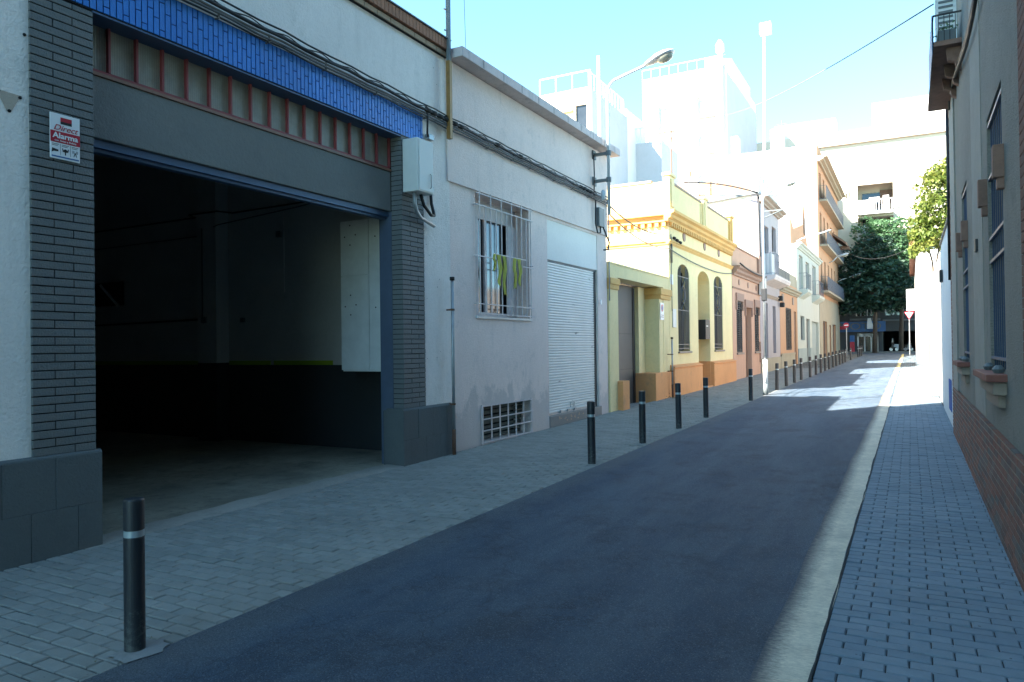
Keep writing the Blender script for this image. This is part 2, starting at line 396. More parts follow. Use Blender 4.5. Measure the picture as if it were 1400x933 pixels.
    def build(s, name, mat, parent=None, smooth=False, bevel=0, label=None):
        me = bpy.data.meshes.new(name)
        o = bpy.data.objects.new(name, me); COL.objects.link(o)
        if parent is not None:
            w = wloc(parent); off = w
            o.parent = parent; o.location = (0, 0, 0); o['_w'] = 0
            WL[o.name] = w
        else:
            xs = np.array(s.v); off = Vector(((xs[:, 0].min()+xs[:, 0].max())/2, (xs[:, 1].min()+xs[:, 1].max())/2, xs[:, 2].min()))
            o.location = off; WL[o.name] = off
        if '_w' in o: del o['_w']
        me.from_pydata([(p[0]-off[0], p[1]-off[1], p[2]-off[2]) for p in s.v], [], s.f)
        for mm in (mat if isinstance(mat, (list, tuple)) else [mat]): me.materials.append(MATS[mm])
        if any(s.m): me.polygons.foreach_set('material_index', s.m)
        if len(set(s.tint)) > 1:
            a = me.attributes.new('tint', 'FLOAT', 'FACE'); a.data.foreach_set('value', s.tint)
        if smooth: me.polygons.foreach_set('use_smooth', [True]*len(me.polygons))
        me.update()
        if bevel:
            md = o.modifiers.new('bevel', 'BEVEL'); md.width = bevel; md.segments = 2; md.limit_method = 'ANGLE'
        if label: o['label'] = label
        return o
WL = {}
def wloc(o): return WL[o.name]
def tag(o, label=None, cat=None, group=None, kind=None):
    if label: o['label'] = label
    if cat: o['category'] = cat
    if group: o['group'] = group
    if kind: o['kind'] = kind
    return o
def thing(name, label, cat, loc=(0, 0, 0), group=None):
    o = bpy.data.objects.new(name, None); COL.objects.link(o); o.location = loc; o.empty_display_size = .2
    WL[o.name] = Vector(loc); return tag(o, label, cat, group)
def dup(root, loc, label=None):
    r = root.copy(); COL.objects.link(r); r.location = loc; WL[r.name] = Vector(loc)
    if label: r['label'] = label
    for ch in root.children:
        c = ch.copy(); COL.objects.link(c); c.parent = r
        for g in ch.children:
            d = g.copy(); COL.objects.link(d); d.parent = c
    return r
def text(s, size, mat, parent, loc, rot, name='lettering', ext=.001, sx=1., shear=0., bold=0.):
    cu = bpy.data.curves.new(name, 'FONT'); cu.body = s; cu.size = size; cu.extrude = ext; cu.align_x = 'CENTER'; cu.align_y = 'CENTER'
    cu.shear = shear; cu.offset = bold
    t = bpy.data.objects.new(name, cu); COL.objects.link(t)
    dg = bpy.context.evaluated_depsgraph_get(); dg.update()
    me = bpy.data.meshes.new_from_object(t.evaluated_get(dg)); bpy.data.objects.remove(t)
    o = bpy.data.objects.new(name, me); COL.objects.link(o); me.materials.clear(); me.materials.append(MATS[mat])
    o.parent = parent; w = wloc(parent); o.location = Vector(loc)-w; o.rotation_euler = rot; o.scale = (sx, 1, 1); WL[o.name] = Vector(loc)
    return o
ROT_L = (PI/2, 0, PI/2)      # lettering on a wall facing the street from the left
ROT_F = (PI/2, 0, 0)         # lettering facing the camera side

XF = -5.85
# ================================================================ the ground
def sheet(name, x0, x1, y0, y1, dz, mat, n=60, m=2):
    b = MB(); vs = []; fs = []
    for i in range(n+1):
        y = y0+(y1-y0)*i/n
        for j in range(m+1): vs.append((x0+(x1-x0)*j/m, y, gz(y)+dz))
    for i in range(n):
        for j in range(m): a = i*(m+1)+j; fs.append((a, a+1, a+m+2, a+m+1))
    b.add(vs, fs); return tag(b.build(name, mat, smooth=True), kind='structure')
XC = -3.53; XR = -.43
sheet('ground', -400, 400, -30, 500, -.05, 'concrete', 100, 2)
sheet('road', XC, XR, -12, 70.2, 0, 'asphalt', 80, 4)
sheet('cross_road', -60, 60, 70.2, 75.5, .0, 'asphalt', 4, 8)
def pavement(name, x0, x1, y0, y1, mat, jit):
    b = MB(); rnd = random.Random(3)
    ny = int((y1-y0)/.1)
    for i in range(ny):
        y = y0+i*.1; off = (i % 2)*.1
        x = x0-off if True else x0
        while x < x1-.015:
            a, c = max(x, x0), min(x+.2, x1); x += .2
            if c-a < .02: continue
            h = gz(y)+rnd.gauss(0, jit); g = .0036 if x0 < -2 else .0024
            j1, j2, j3, j4 = [rnd.gauss(0, jit*.7) for _ in range(4)]
            X0, X1, Y0, Y1 = a+g+rnd.random()*.001, c-g-rnd.random()*.001, y+g+rnd.random()*.001, y+.1-g-rnd.random()*.001
            ch = .006
            zz = h
            vs = [(X0, Y0, zz-.035), (X1, Y0, zz-.035), (X1, Y1, zz-.035), (X0, Y1, zz-.035),
                  (X0, Y0, zz-.006), (X1, Y0, zz-.006), (X1, Y1, zz-.006), (X0, Y1, zz-.006),
                  (X0+ch, Y0+ch, zz+j1), (X1-ch, Y0+ch, zz+j2), (X1-ch, Y1-ch, zz+j3), (X0+ch, Y1-ch, zz+j4)]
            t = rnd.random()
            if y < 40: b.add(vs, [(0, 1, 5, 4), (1, 2, 6, 5), (2, 3, 7, 6), (3, 0, 4, 7), (4, 5, 9, 8), (5, 6, 10, 9), (6, 7, 11, 10), (7, 4, 8, 11), (8, 9, 10, 11)], t)
            else: b.add(vs[8:], [(0, 1, 2, 3)], t)
    return tag(b.build(name, mat), kind='structure')
pavement('left_pavement', -5.86, XC, -3, 70, 'paver_left', .0016)
pavement('right_pavement', XR, .62, -3, 70, 'paver_right', .0018)
b = MB()                                                              # mortar bed showing in the joints
for x0, x1 in ((-5.9, XC), (XR, .66)):
    for i in range(40):
        ya, yb = -3+i*1.85, -3+(i+1)*1.85
        b.add([(x0, ya, gz(ya)-.011), (x1, ya, gz(ya)-.011), (x1, yb, gz(yb)-.011), (x0, yb, gz(yb)-.011)], [(0, 1, 2, 3)])
tag(b.build('paving_bed', 'joint_grey'), kind='structure')
# far pavements of the cross street
b = MB(); b.box(-60, 60, 75.5, 78.2, .3, gz(75)+.10); tag(b.build('far_pavement', 'paver_left'), kind='structure')
# edge line
def line_strip(name, x0, x1, y0, y1, mat, dz=.004):
    b = MB(); n = int((y1-y0)/.5); vs = []; fs = []; k = 6; w = []
    for i in range(n+1):
        y = y0+(y1-y0)*i/n; wob = .008*math.sin(y*1.7)+.006*math.sin(y*4.1)
        for j in range(k+1): vs.append((x0+wob+(x1-x0)*j/k, y, gz(y)+dz))
    for i in range(n):
        for j in range(k): a = i*(k+1)+j; fs.append((a, a+1, a+k+2, a+k+1))
    b.add(vs, fs); o = b.build(name, mat)
    at = o.data.attributes.new('wear', 'FLOAT', 'POINT')
    at.data.foreach_set('value', [min(.95, .02+(j/k)*1.15) for i in range(n+1) for j in range(k+1)])
    return tag(o, kind='structure')
line_strip('edge_line', -.69, -.437, 0, 19, 'line_white')
line_strip('yellow_edge_line', -.68, -.48, 19, 70, 'line_yellow')
b = MB()                                                              # black gap between asphalt and paving
vs = []; rr = random.Random(15); n = 160
for i in range(n+1):
    y = -1+20*i/n; w_ = .006*max(.15, 1-y/9); vs += [(-.437-w_+rr.uniform(-.004, .003), y, gz(y)+.0045), (-.430, y, gz(y)+.0045)]
b.add(vs, [(2*i, 2*i+1, 2*i+3, 2*i+2) for i in range(n)])
tag(b.build('gutter_seam', 'joint_grey'), kind='structure')
# garage threshold and floor
b = MB(); n = 40; vs = []; rr = random.Random(3)
for i in range(n+1):
    y = 3.5+(7.74-3.5)*i/n; z = .03+.01*(y-3.5)
    vs += [(-6.13+rr.uniform(-.03, .03), y, z+.004), (-6.0, y, z+rr.uniform(.0, .012)), (-5.9, y, z+rr.uniform(-.002, .01)), (-5.80+rr.uniform(-.025, .02), y, gz(y)+.001)]
b.add(vs, [(4*i+j, 4*i+j+1, 4*i+j+5, 4*i+j+4) for i in range(n) for j in range(3)])
tag(b.build('garage_threshold', 'rough_threshold', smooth=True), kind='structure')
b = MB(); b.add([(-18.2, -6, -.06), (-6.0, -6, -.06), (-6.0, 8.8, .078), (-18.2, 8.8, .078)], [(0, 1, 2, 3)])
tag(b.build('garage_floor', 'concrete_floor'), kind='structure')

# ================================================================ garage building
GB = thing('garage_building', 'white rendered warehouse with a wide dark open garage doorway and blue tile band', 'building', (-6, 3, 0))
b = MB()
b.wall(-5.872, -6.15, -6, 8.93, .3, 5.80, [(3.13, 8.25, .3, 4.83)])
W = b.build('wall', 'white_render', GB)
b = MB()                                                              # two fixing scars and the bare triangle of plaster
b.prism([(2.90, 3.55), (3.08, 3.545), (3.06, 3.52), (3.0, 3.40), (2.975, 3.405), (2.93, 3.49)], 'X', -5.872, -5.869)
b.build('bare_plaster_patch', 'damp_plaster', W)
for y, z in ((2.915, 3.545), (3.066, 3.53), (2.99, 3.41), (3.10, 4.02)):
    b = MB(); b.lathe((-5.87, y, z), [(.013, 0), (.013, .004), (.004, .006)], 8, 'X'); b.build('fixing_hole', 'joint_dark', W)
for k in range(30):
    y, z = (random.uniform(1.5, 3.1), random.uniform(1.2, 4.5)) if k < 16 else (random.uniform(8.28, 8.7), random.uniform(1.2, 5.6)); r = random.uniform(.003, .008)
    b = MB(); b.lathe((-5.872, y, z), [(r, 0), (r*.6, .0015)], 6, 'X'); b.build('fixing_hole', 'joint_dark', W)
def brick_pier(y0, y1, ret):
    b = MB(); b.box(-6.15, XF-.007, y0+.002, y1-.002, .78, 4.40 if y0 < 5 else 4.49); core = b.build('pier', 'joint_dark', GB)
    b = MB(); z = .81; i = 0; rnd = random.Random(5); top = 4.395 if y0 < 5 else 4.485
    while z < top-.02:
        zt = min(z+.0655, top)
        cut = (y0+(y1-y0)*(.345 if i % 2 else .655)) if y0 < 5 else (y0+(y1-y0)*(.36 if i % 2 else .7))
        for a, c in ((y0, cut), (cut, y1)):
            e = rnd.gauss(0, .0012)
            b.cbox(XF-.03, XF+e, a+(.0 if a == y0 else .004), c-(.0 if c == y1 else .004), z+.0045, zt-.0045, .0025, tint=rnd.random())
        if ret:                                                        # side of the pier inside the doorway
            e = rnd.gauss(0, .001)
            b.box(-6.02, XF-.0305, y0-.001+e, y0+.03, z+.0045, zt-.0045)
        z += .0655; i += 1
    b.build('brick_facing', 'grey_brick_paint', core)
brick_pier(3.13, 3.62, False); brick_pier(7.755, 8.25, True)
def plinth(y0, y1, ret, xf):
    b = MB(); b.box(-6.15, xf-.006, y0, y1-.003, -.1, .775); core = b.build('plinth', 'joint_dark', GB)
    b = MB(); rnd = random.Random(9)
    for r, (z0, z1) in enumerate(((-.1, .39), (.39, .79))):
        y = y1-(.37 if r else .2); prev = y1
        while prev > y0:
            a = max(y, y0); b.cbox(xf-.03, xf+rnd.gauss(0, .0015), a+.001, prev-(.0 if prev == y1 else .001), z0+(.001 if r else 0), z1, .0035, tint=.5); prev = a; y -= .37+rnd.uniform(-.02, .02)
    b.prism([(xf-.032, .79), (xf-.002, .79), (xf-.006, .800), (xf-.024, .812), (XF-.028, .815), (XF-.028, .79)], 'Y', y0, y1)
    if ret: b.box(-6.2, xf-.031, y1-.004, y1+.003, -.1, .79)
    b.build('plinth_blocks', 'grey_plinth', core)
plinth(-6, 3.655, False, -5.825); 
b = MB(); b.box(-6.15, -5.816, 7.70, 8.86, -.1, .775); core = b.build('plinth', 'joint_dark', GB)
b = MB(); rnd = random.Random(19)
for r, (z0, z1) in enumerate(((-.1, .40), (.40, .79))):
    y = 7.70; w0 = .32 if r else .16
    while y < 8.86:
        e = min(y+w0, 8.86); b.cbox(-5.84, -5.81+rnd.gauss(0, .0015), y, e-.001, z0, z1-.001, .0035); y = e; w0 = .34
b.prism([(-6.1, .79), (-5.815, .79), (-5.83, .805), (-5.85, .812), (-6.1, .812)], 'Y', 7.697, 8.86)
b.box(-6.14, -5.812, 7.692, 7.70, -.1, .79)
b.build('plinth_blocks', 'grey_plinth', core)
b = MB(); b.box(-6.22, -6.02, 7.742, 7.80, 0, 3.42); b.build('door_jamb', 'steel_blue_grey', GB)
b = MB(); b.box(-6.30, -6.02, 3.62, 7.742, 3.42, 3.945); b.build('lintel', 'grey_beam', GB, bevel=.008)
b = MB(); b.box(-6.22, -6.06, 3.62, 7.742, 3.35, 3.415); b.box(-6.18, -6.10, 3.62, 7.742, 3.32, 3.35); b.build('door_track', 'grille_blue', GB)
b = MB(); b.box(-6.045, -6.005, 3.62, 7.742, 3.948, 3.975); b.build('lintel_ledge', 'brown_frame', GB)
tr = MB()
tr.box(-6.07, -6.035, 3.62, 7.75, 3.976, 4.008); tr.box(-6.07, -6.035, 3.62, 7.75, 4.46, 4.50)
np_ = 16; dy = (7.75-3.62)/np_
for i in range(np_+1):
    y = 3.62+i*dy; tr.box(-6.068, -6.030, y-.010, y+.010, 4.008, 4.46)
FR = tr.build('transom_window', 'red_frame', GB)
for i in range(np_):
    y = 3.62+i*dy; b = MB(); b.box(-6.085, -6.075, y+.002, y+dy-.002, 3.99, 4.48); b.build('pane', 'ribbed_glass', FR)
b = MB(); b.box(-6.15, XF-.008, 3.135, 8.248, 4.41, 4.82)
core = b.build('tile_band', 'joint_dark', GB)
b = MB(); rnd = random.Random(2); y = 3.135; i = 0
while y < 8.24:
    zb = 4.42; cuts = [[.155], [.31, .06], [.22]][i % 3]; zs = sorted([4.42, 4.815]+[4.42+c for c in cuts])
    y1 = min(y+.0575, 8.248)
    for a, c in zip(zs, zs[1:]): b.cbox(XF-.03, XF+.003+rnd.gauss(0, .001), y+.005, y1-.005, a+.004, c-.004, .002, tint=rnd.random())
    y = y1; i += 1
b.build('blue_tiles', 'blue_tile', core)
b = MB(); b.box(-6.18, XF-.002, 3.62, 7.755, 4.395, 4.409); b.build('band_soffit', 'grille_blue', core)
# cornice of brick
b = MB()
y = -6
while y < 8.84: b.cbox(-5.9, XF+.035, y+.004, min(y+.26, 8.85)-.004, 5.805, 5.87, .003); y += .26
CN = b.build('cornice', 'pale_brick', GB)
b = MB(); b.box(-6.1, XF+.02, -6, 8.845, 5.80, 6.03); b.build('mortar_core', 'joint_dark', CN)
b = MB(); y = -6
while y < 8.84: b.cbox(-5.9, XF+.075, y+.003, min(y+.075, 8.85)-.003, 5.885, 6.03, .003, tint=random.random()); y += .075
b.build('soldier_bricks', 'terracotta', CN)
b = MB(); b.box(-6.15, XF+.095, -6, 8.855, 6.034, 6.05); b.build('metal_capping', 'box_dark', CN)
# shell of the warehouse
b = MB(); b.box(-18.3, -6.15, -6.2, 8.93, 5.35, 5.6); b.build('roof', 'coping_concrete', GB)
b = MB(); b.box(-18.3, -6.16, 8.72, 8.92, -.1, 5.35); b.box(-18.3, -6.16, -6.2, -6, -.1, 5.35); b.box(-18.5, -18.3, -6.2, 8.92, -.1, 5.35)
IW = b.build('inner_wall', 'warehouse_white', GB)
b = MB(); b.box(-18.3, -6.24, 8.708, 8.72, .0, 1.36); b.box(-18.3, -18.285, -6, 8.7, 0, 1.36); b.build('dark_dado', 'warehouse_dark', IW)
b = MB(); b.box(-18.3, -9.3, 8.706, 8.72, 1.361, 1.43); b.box(-9.22, -7.95, 8.706, 8.72, 1.361, 1.43); b.build('lime_stripe', 'lime_paint', IW)
b = MB(); b.box(-10.75, -10.28, 8.45, 8.707, 1.40, 5.35); b.build('column', 'warehouse_white', IW)
b = MB(); b.box(-10.752, -10.278, 8.448, 8.707, 0, 1.399); b.build('column_dado', 'warehouse_dark', IW)
for x in (-14.5, -10.5, -7.6):
    b = MB(); b.box(x-.1, x+.1, -6, 8.7, 4.95, 5.34); b.build('roof_beam', 'warehouse_white', GB)
def pipe(name, pts, r, mat, parent=None, **k):
    return MB().tube(pts, r, 8).build(name, mat, parent, smooth=True)
g = thing('wall_conduit', 'thin conduits and cables fixed along the inside wall of the garage', 'conduit', (-10, 8.6, 0))
pipe('conduit', [(-17, 8.66, 3.95), (-11, 8.62, 3.95), (-10.9, 8.41, 3.95), (-10.2, 8.41, 3.95), (-10.1, 8.66, 3.95), (-6.4, 8.66, 3.98)], .014, 'cable_black', g)
pipe('conduit', [(-17, 8.66, 3.6), (-11, 8.64, 3.62), (-10.2, 8.42, 3.72), (-8.6, 8.66, 3.9), (-7.5, 8.66, 4.0)], .010, 'cable_grey', g)
pipe('conduit', [(-17, 8.67, 2.1), (-10.9, 8.64, 2.16), (-10.55, 8.43, 2.16)], .016, 'cable_black', g)
pipe('conduit', [(-10.60, 8.43, 3.7), (-10.60, 8.43, 2.15)], .011, 'cable_grey', g)
pipe('conduit', [(-8.95, 8.69, 3.85), (-8.95, 8.69, 2.55)], .009, 'white_metal', g)
for q in ((-10.6, -10.5, 8.40, 8.44, 2.08, 2.18), (-9.95, -9.87, 8.66, 8.70, 2.08, 2.16), (-9.1, -9.0, 8.66, 8.70, 3.45, 3.55)): b = MB(); b.box(*q); b.build('junction_box', 'box_dark', g)
g = thing('wall_cabinet', 'tall pale cabinet with drilled doors hanging just inside the garage doorway', 'cabinet', (-7.3, 8.4, 1.25))
x0, z0 = xz(468, 508, 8.1); x1, z1 = xz(523, 297, 8.1); xm, _ = xz(505, 400, 8.1)
b = MB(); b.box(x0+.01, x1-.005, 8.112, 8.70, z0, z1); cb = b.build('carcass', 'cabinet_grey', g)
b = MB(); b.box(x0, xm-.006, 8.09, 8.11, z0+.02, z0+(z1-z0)*.63); b.build('door', 'cabinet_grey', g, bevel=.004)
b = MB(); b.box(x0, xm-.006, 8.09, 8.11, z0+(z1-z0)*.635, z1); b.build('door', 'cabinet_grey', g, bevel=.004)
b = MB(); b.box(xm+.006, x1, 8.09, 8.11, z0+.02, z1); b.build('door', 'cabinet_grey', g, bevel=.004)
b = MB()
for cx_, cz_ in ((x0+.18, z0+1.95), (x0+.18, z0+.95)):
    for dx, dz in ((0, .14), (.1, 0), (-.1, -.02), (0, -.14)): b.lathe((cx_+dx, 8.089, cz_+dz), [(.011, 0), (.011, -.003)], 8, 'Y')
for dz in (.9, 1.9): b.lathe((xm+.12, 8.089, z0+dz), [(.011, 0), (.011, -.003)], 8, 'Y')
b.build('drill_holes', 'joint_dark', cb)
b = MB(); x0_, z0_ = xz(131, 420, 8.68); x1_, z1_ = xz(168, 385, 8.68)
b.box(x0_, x1_, 8.66, 8.70, z0_, z1_); g = b.build('hatch_window', 'dark_glass'); tag(g, 'dark hatch with a leaning pale strut high on the garage inner wall', 'window')
b = MB(); b.tube([(x0_+.25, 8.62, z1_-.05), (x1_-.05, 8.62, z0_-.02)], .035, 4); b.build('strut', 'warehouse_white', g)

# alarm sign
y0, z1 = yz(67, 153, XF); y1, z0 = yz(108, 224, XF); z0 -= .0
SG = thing('alarm_sign', 'white and red alarm plate screwed to the grey brick pier', 'sign', (XF, (y0+y1)/2, z0))
b = MB(); b.box(XF+.004, XF+.014, y0, y1, z0, z1); b.build('plate', 'sign_white', SG, bevel=.002)
w, h = y1-y0, z1-z0; xs = XF+.015
b = MB(); b.box(xs-.0005, xs+.0012, y0, y1, z0+h*.36, z0+h*.61); b.build('red_panel', 'sign_red', SG)
b = MB(); b.box(xs, xs+.001, y0+w*.34, y0+w*.72, z0+h*.84, z0+h*.93); lg = b.build('logo_block', 'sign_red', SG)
b = MB(); b.box(xs, xs+.001, y0+w*.34, y0+w*.72, z0+h*.78, z0+h*.84); b.build('logo_base', 'sign_black', SG)
ym = (y0+y1)/2
text('Direct', .062, 'sign_red', SG, (xs+.001, ym, z0+h*.69), ROT_L, sx=1.15, shear=.35)
text('Alarma', .060, 'sign_white', SG, (xs+.0025, ym, z0+h*.51), ROT_L, sx=1.12, bold=.0015)
text('con Aviso a Policía', .021, 'sign_white', SG, (xs+.0025, ym, z0+h*.405), ROT_L, sx=1.05)
b = MB()
for k in (1, 2): b.box(xs, xs+.0006, y0+w*k/3-.001, y0+w*k/3+.001, z0+h*.09, z0+h*.34)
for k in range(3):
    for q in range(2): b.box(xs, xs+.0006, y0+w*(k/3+.05), y0+w*(k/3+.28-.04*q), z0+h*(.315-.03*q), z0+h*(.325-.03*q))
c = y0+w/6; zc = z0+h*.19                                            # camera, bell and mast pictograms
b.prism([(c-.025, zc+.012), (c+.022, zc+.004), (c+.022, zc-.010), (c-.012, zc-.012), (c-.03, zc-.022)], 'X', xs, xs+.001)
c = y0+w/2; b.lathe((xs, c, zc+.004), [(.014, 0), (.014, .001)], 12, 'X'); b.box(xs, xs+.001, c-.004, c+.004, zc-.03, zc-.01)
b.prism([(c-.026, zc+.02), (c-.02, zc+.022), (c-.012, zc-.004), (c-.02, zc-.008)], 'X', xs, xs+.001); b.prism([(c+.026, zc+.02), (c+.02, zc+.022), (c+.012, zc-.004), (c+.02, zc-.008)], 'X', xs, xs+.001)
c = y0+w*5/6; b.prism([(c-.014, zc-.028), (c-.002, zc+.006), (c+.002, zc+.006), (c+.014, zc-.028), (c+.010, zc-.028), (c, zc-.004), (c-.010, zc-.028)], 'X', xs, xs+.001)
for sgn in (-1, 1):
    for rr in (.010, .019): b.box(xs, xs+.001, c+sgn*rr-.0015, c+sgn*rr+.0015, zc-.002, zc+.020)
b.build('pictogram', 'sign_black', SG)
b = MB(); b.box(xs, xs+.0006, y0+w*.04, y0+w*.96, z0+h*.035, z0+h*.065); b.build('small_print', 'sign_blue', SG)

# meter box with its pipes on the right pier
MBX = thing('meter_box', 'grey electrical meter box with bent pipes below it on the right garage pier', 'electrical box', (-5.7, 7.9, 3.55))
b = MB(); b.box(XF+.005, -5.60, 7.77, 8.13, 3.66, 4.36); b.build('casing', 'box_grey', MBX, bevel=.012)
b = MB(); b.box(-5.598, -5.592, 7.80, 8.11, 3.68, 4.34); d = b.build('door', 'box_grey', MBX, bevel=.003)
b = MB(); b.tube([(-5.59, 8.04, 3.92), (-5.575, 8.04, 3.91), (-5.575, 8.04, 3.74), (-5.59, 8.04, 3.73)], .006, 6); b.build('handle', 'box_dark', d)
pipe('elbow_pipe', [(-5.72, 7.86, 3.66), (-5.72, 7.86, 3.52), (-5.73, 7.92, 3.42), (-5.76, 8.05, 3.36), (-5.80, 8.42, 3.30)], .026, 'galvanised', MBX)
pipe('black_hose', [(-5.72, 8.0, 3.66), (-5.71, 8.06, 3.52), (-5.73, 8.25, 3.42), (-5.78, 8.40, 3.44), (-5.84, 8.42, 3.62), (-5.84, 8.40, 3.80)], .022, 'cable_black', MBX)
b = MB(); b.box(-5.87, -5.83, 8.36, 8.47, 3.80, 3.86); b.box(-5.87, -5.80, 8.33, 8.45, 4.50, 4.57); b.build('wall_clip', 'galvanised', MBX)
pipe('feed_cable', [(-5.80, 8.25, 4.95), (-5.78, 8.27, 4.8), (-5.79, 8.27, 4.55), (-5.84, 8.36, 4.53)], .014, 'cable_black', MBX)

def standing_pipe(Y, ztop, x, label, r=.024):
    t = thing('cable_riser_pipe', label, 'pipe', (x, Y, gz(Y)), 'riser pipes against the left walls')
    pipe('pipe', [(x, Y, gz(Y)+.35), (x, Y, ztop)], r, 'galvanised', t)
    pipe('rusty_foot', [(x, Y, gz(Y)-.02), (x, Y, gz(Y)+.36)], r*1.2, 'rust', t)
    pipe('cap', [(x, Y, ztop-.03), (x, Y, ztop+.02)], r*1.5, 'rubber', t)
    b = MB()
    for z in (gz(Y)+.72, ztop-.45): b.box(XF-.01, x+r*1.2, Y-.012, Y+.012, z-.012, z+.012); b.lathe((x, Y, z-.014), [(r*1.25, 0), (r*1.25, .028)], 12)
    b.build('bracket', 'rust', t); return t
standing_pipe(8.80, 2.60, -5.76, 'grey steel pipe with black cap between the garage and the pinkish house')
# tall mast at the joint of the two roofs
t = thing('roof_mast', 'dark square mast with ochre lower half rising between two roofs', 'mast', (-5.76, 8.78, 4.6))
b = MB(); b.box(-5.79, -5.725, 8.75, 8.81, 4.60, 5.72); b.build('lower_sleeve', 'bronze_pole', t)
b = MB(); b.box(-5.785, -5.735, 8.755, 8.805, 5.72, 8.6); b.build('upper_pole', 'box_dark', t)
b = MB(); [b.box(-5.80, -5.78, 8.72, 8.756, z, z+.015) for z in (6.15, 6.45, 6.9, 7.5)]; b.build('step_bolt', 'galvanised', t)

# ================================================================ pinkish house with roller shutter
H2 = thing('shuttered_house', 'low pale pinkish house with barred window and white roller shutter', 'building', (-6, 12, 0))
Y0, Y1 = 8.86, 15.22; xu = XF; xl = XF-.035
wY0, wY1, wZ0, wZ1 = 9.66, 11.47, 2.10, 4.01
sY0, sY1, sZ1 = 12.21, 14.68, 3.23
b = MB()
b.wall(xl, -6.3, Y0, Y1, -.1, 4.03, [(wY0, wY1, wZ0, wZ1), (sY0, sY1, -.1, 3.975), (9.78, 11.47, .10, .68)])
W = b.build('wall', 'grey_pink_render', H2)
b = MB(); b.wall(xu, -6.3, Y0, Y1, 4.032, 5.80); b.build('upper_wall', 'grey_pink_render', H2)
b = MB(); b.wall(-5.90, -6.1, sY0, sY1, 3.23, 3.975); b.build('panel_above_shutter', 'white_panel', H2)
b = MB(); b.box(-6.3, -5.60, 8.90, 15.42, 5.81, 5.955); cp = b.build('coping', 'coping_concrete', H2, bevel=.01)
b = MB(); b.box(-12, -6.2, 8.95, 15.2, 5.55, 5.75); b.build('roof', 'coping_concrete', H2)
b = MB(); b.box(-12, -6.301, 15.0, 15.2, -.1, 5.8); b.build('end_wall', 'cream_render', H2)
for y in np.arange(9.5, 15.3, .62): b = MB(); b.box(-5.602, -5.5985, y-.005, y+.005, 5.82, 5.95); b.build('coping_joint', 'joint_dark', cp)
# lower damp stain patches (real patches of repaired plaster)
b = MB(); rnd = random.Random(4)
def blob(b, X, y, z, ry, rz, n=22, s=0):
    pl = []
    for k in range(n):
        a = 2*PI*k/n; r = 1+.35*mnoise.noise(Vector((math.cos(a)*1.5+s, math.sin(a)*1.5, s)))*1.3
        pl.append((y+ry*r*math.cos(a), max(gz(y)+.01, z+rz*r*math.sin(a))))
    b.prism(pl, 'X', X-.001, X+.0015)
# window
WN = MB()
for a in ((wY0, wY0+.07), (wY1-.07, wY1)): WN.box(-6.22, -6.15, a[0], a[1], wZ0, wZ1)
WN.box(-6.22, -6.15, wY0+.07, wY1-.07, wZ0, wZ0+.08); WN.box(-6.22, -6.15, wY0+.07, wY1-.07, wZ1-.30, wZ1)
WN.box(-6.215, -6.155, 10.38, 10.46, wZ0+.08, wZ1-.30)
wn = WN.build('window', 'grille_white', H2)
b = MB(); b.box(-6.20, -6.19, wY0+.07, 10.38, wZ0+.08, wZ1-.3); b.box(-6.20, -6.19, 10.46, wY1-.07, wZ0+.08, wZ1-.3); b.build('pane', 'dark_glass', wn)
b = MB(); b.box(-6.148, -6.10, 9.76, 9.92, wZ0+.05, wZ1-.3); b.box(-6.148, -6.10, 9.96, 10.10, wZ0+.05, wZ1-.3); b.box(-6.148, -6.10, 11.1, 11.24, wZ0+.05, wZ1-.3); b.box(-6.148, -6.10, 11.27, 11.42, wZ0+.05, wZ1-.3)
b.build('folded_shutter', 'grille_white', wn, bevel=.005)
b = MB(); b.box(-6.3, xl+.03, wY0-.02, wY1+.03, wZ0-.045, wZ0-.001); b.build('sill', 'white_metal', wn, bevel=.006)
b = MB(); gx = xl+.06
ys = np.linspace(wY0+.03, wY1-.05, 11)
for i, y in enumerate(ys):
    top = wZ1+.02 if i % 2 == 0 else wZ1-.18
    b.tube([(gx, y, wZ0+.01), (gx, y, top)], .0105, 6)
for z, a, c in ((wZ1-.02, -.07, .03), (wZ1-.20, -.07, .04), (3.02, -.07, -1.25), (3.10, .45, -.25), (2.98, 1.45, .04), (2.28, -.03, .05), (2.13, -.03, .06)):
    b.box(gx-.004, gx+.010, wY0+a if a < .4 else wY0+a, wY1+c, z-.008, z+.008)
for z in (wZ1-.20, 3.02, 2.28):
    for y in (wY0-.05, wY1+.03): b.box(xl-.01, gx, y-.006, y+.006, z-.008, z+.008)
b.tube([(gx-.02, 11.20, 2.12), (gx-.02, 11.42, 2.33)], .010, 6)
b.build('window_grille', 'grille_white', wn)
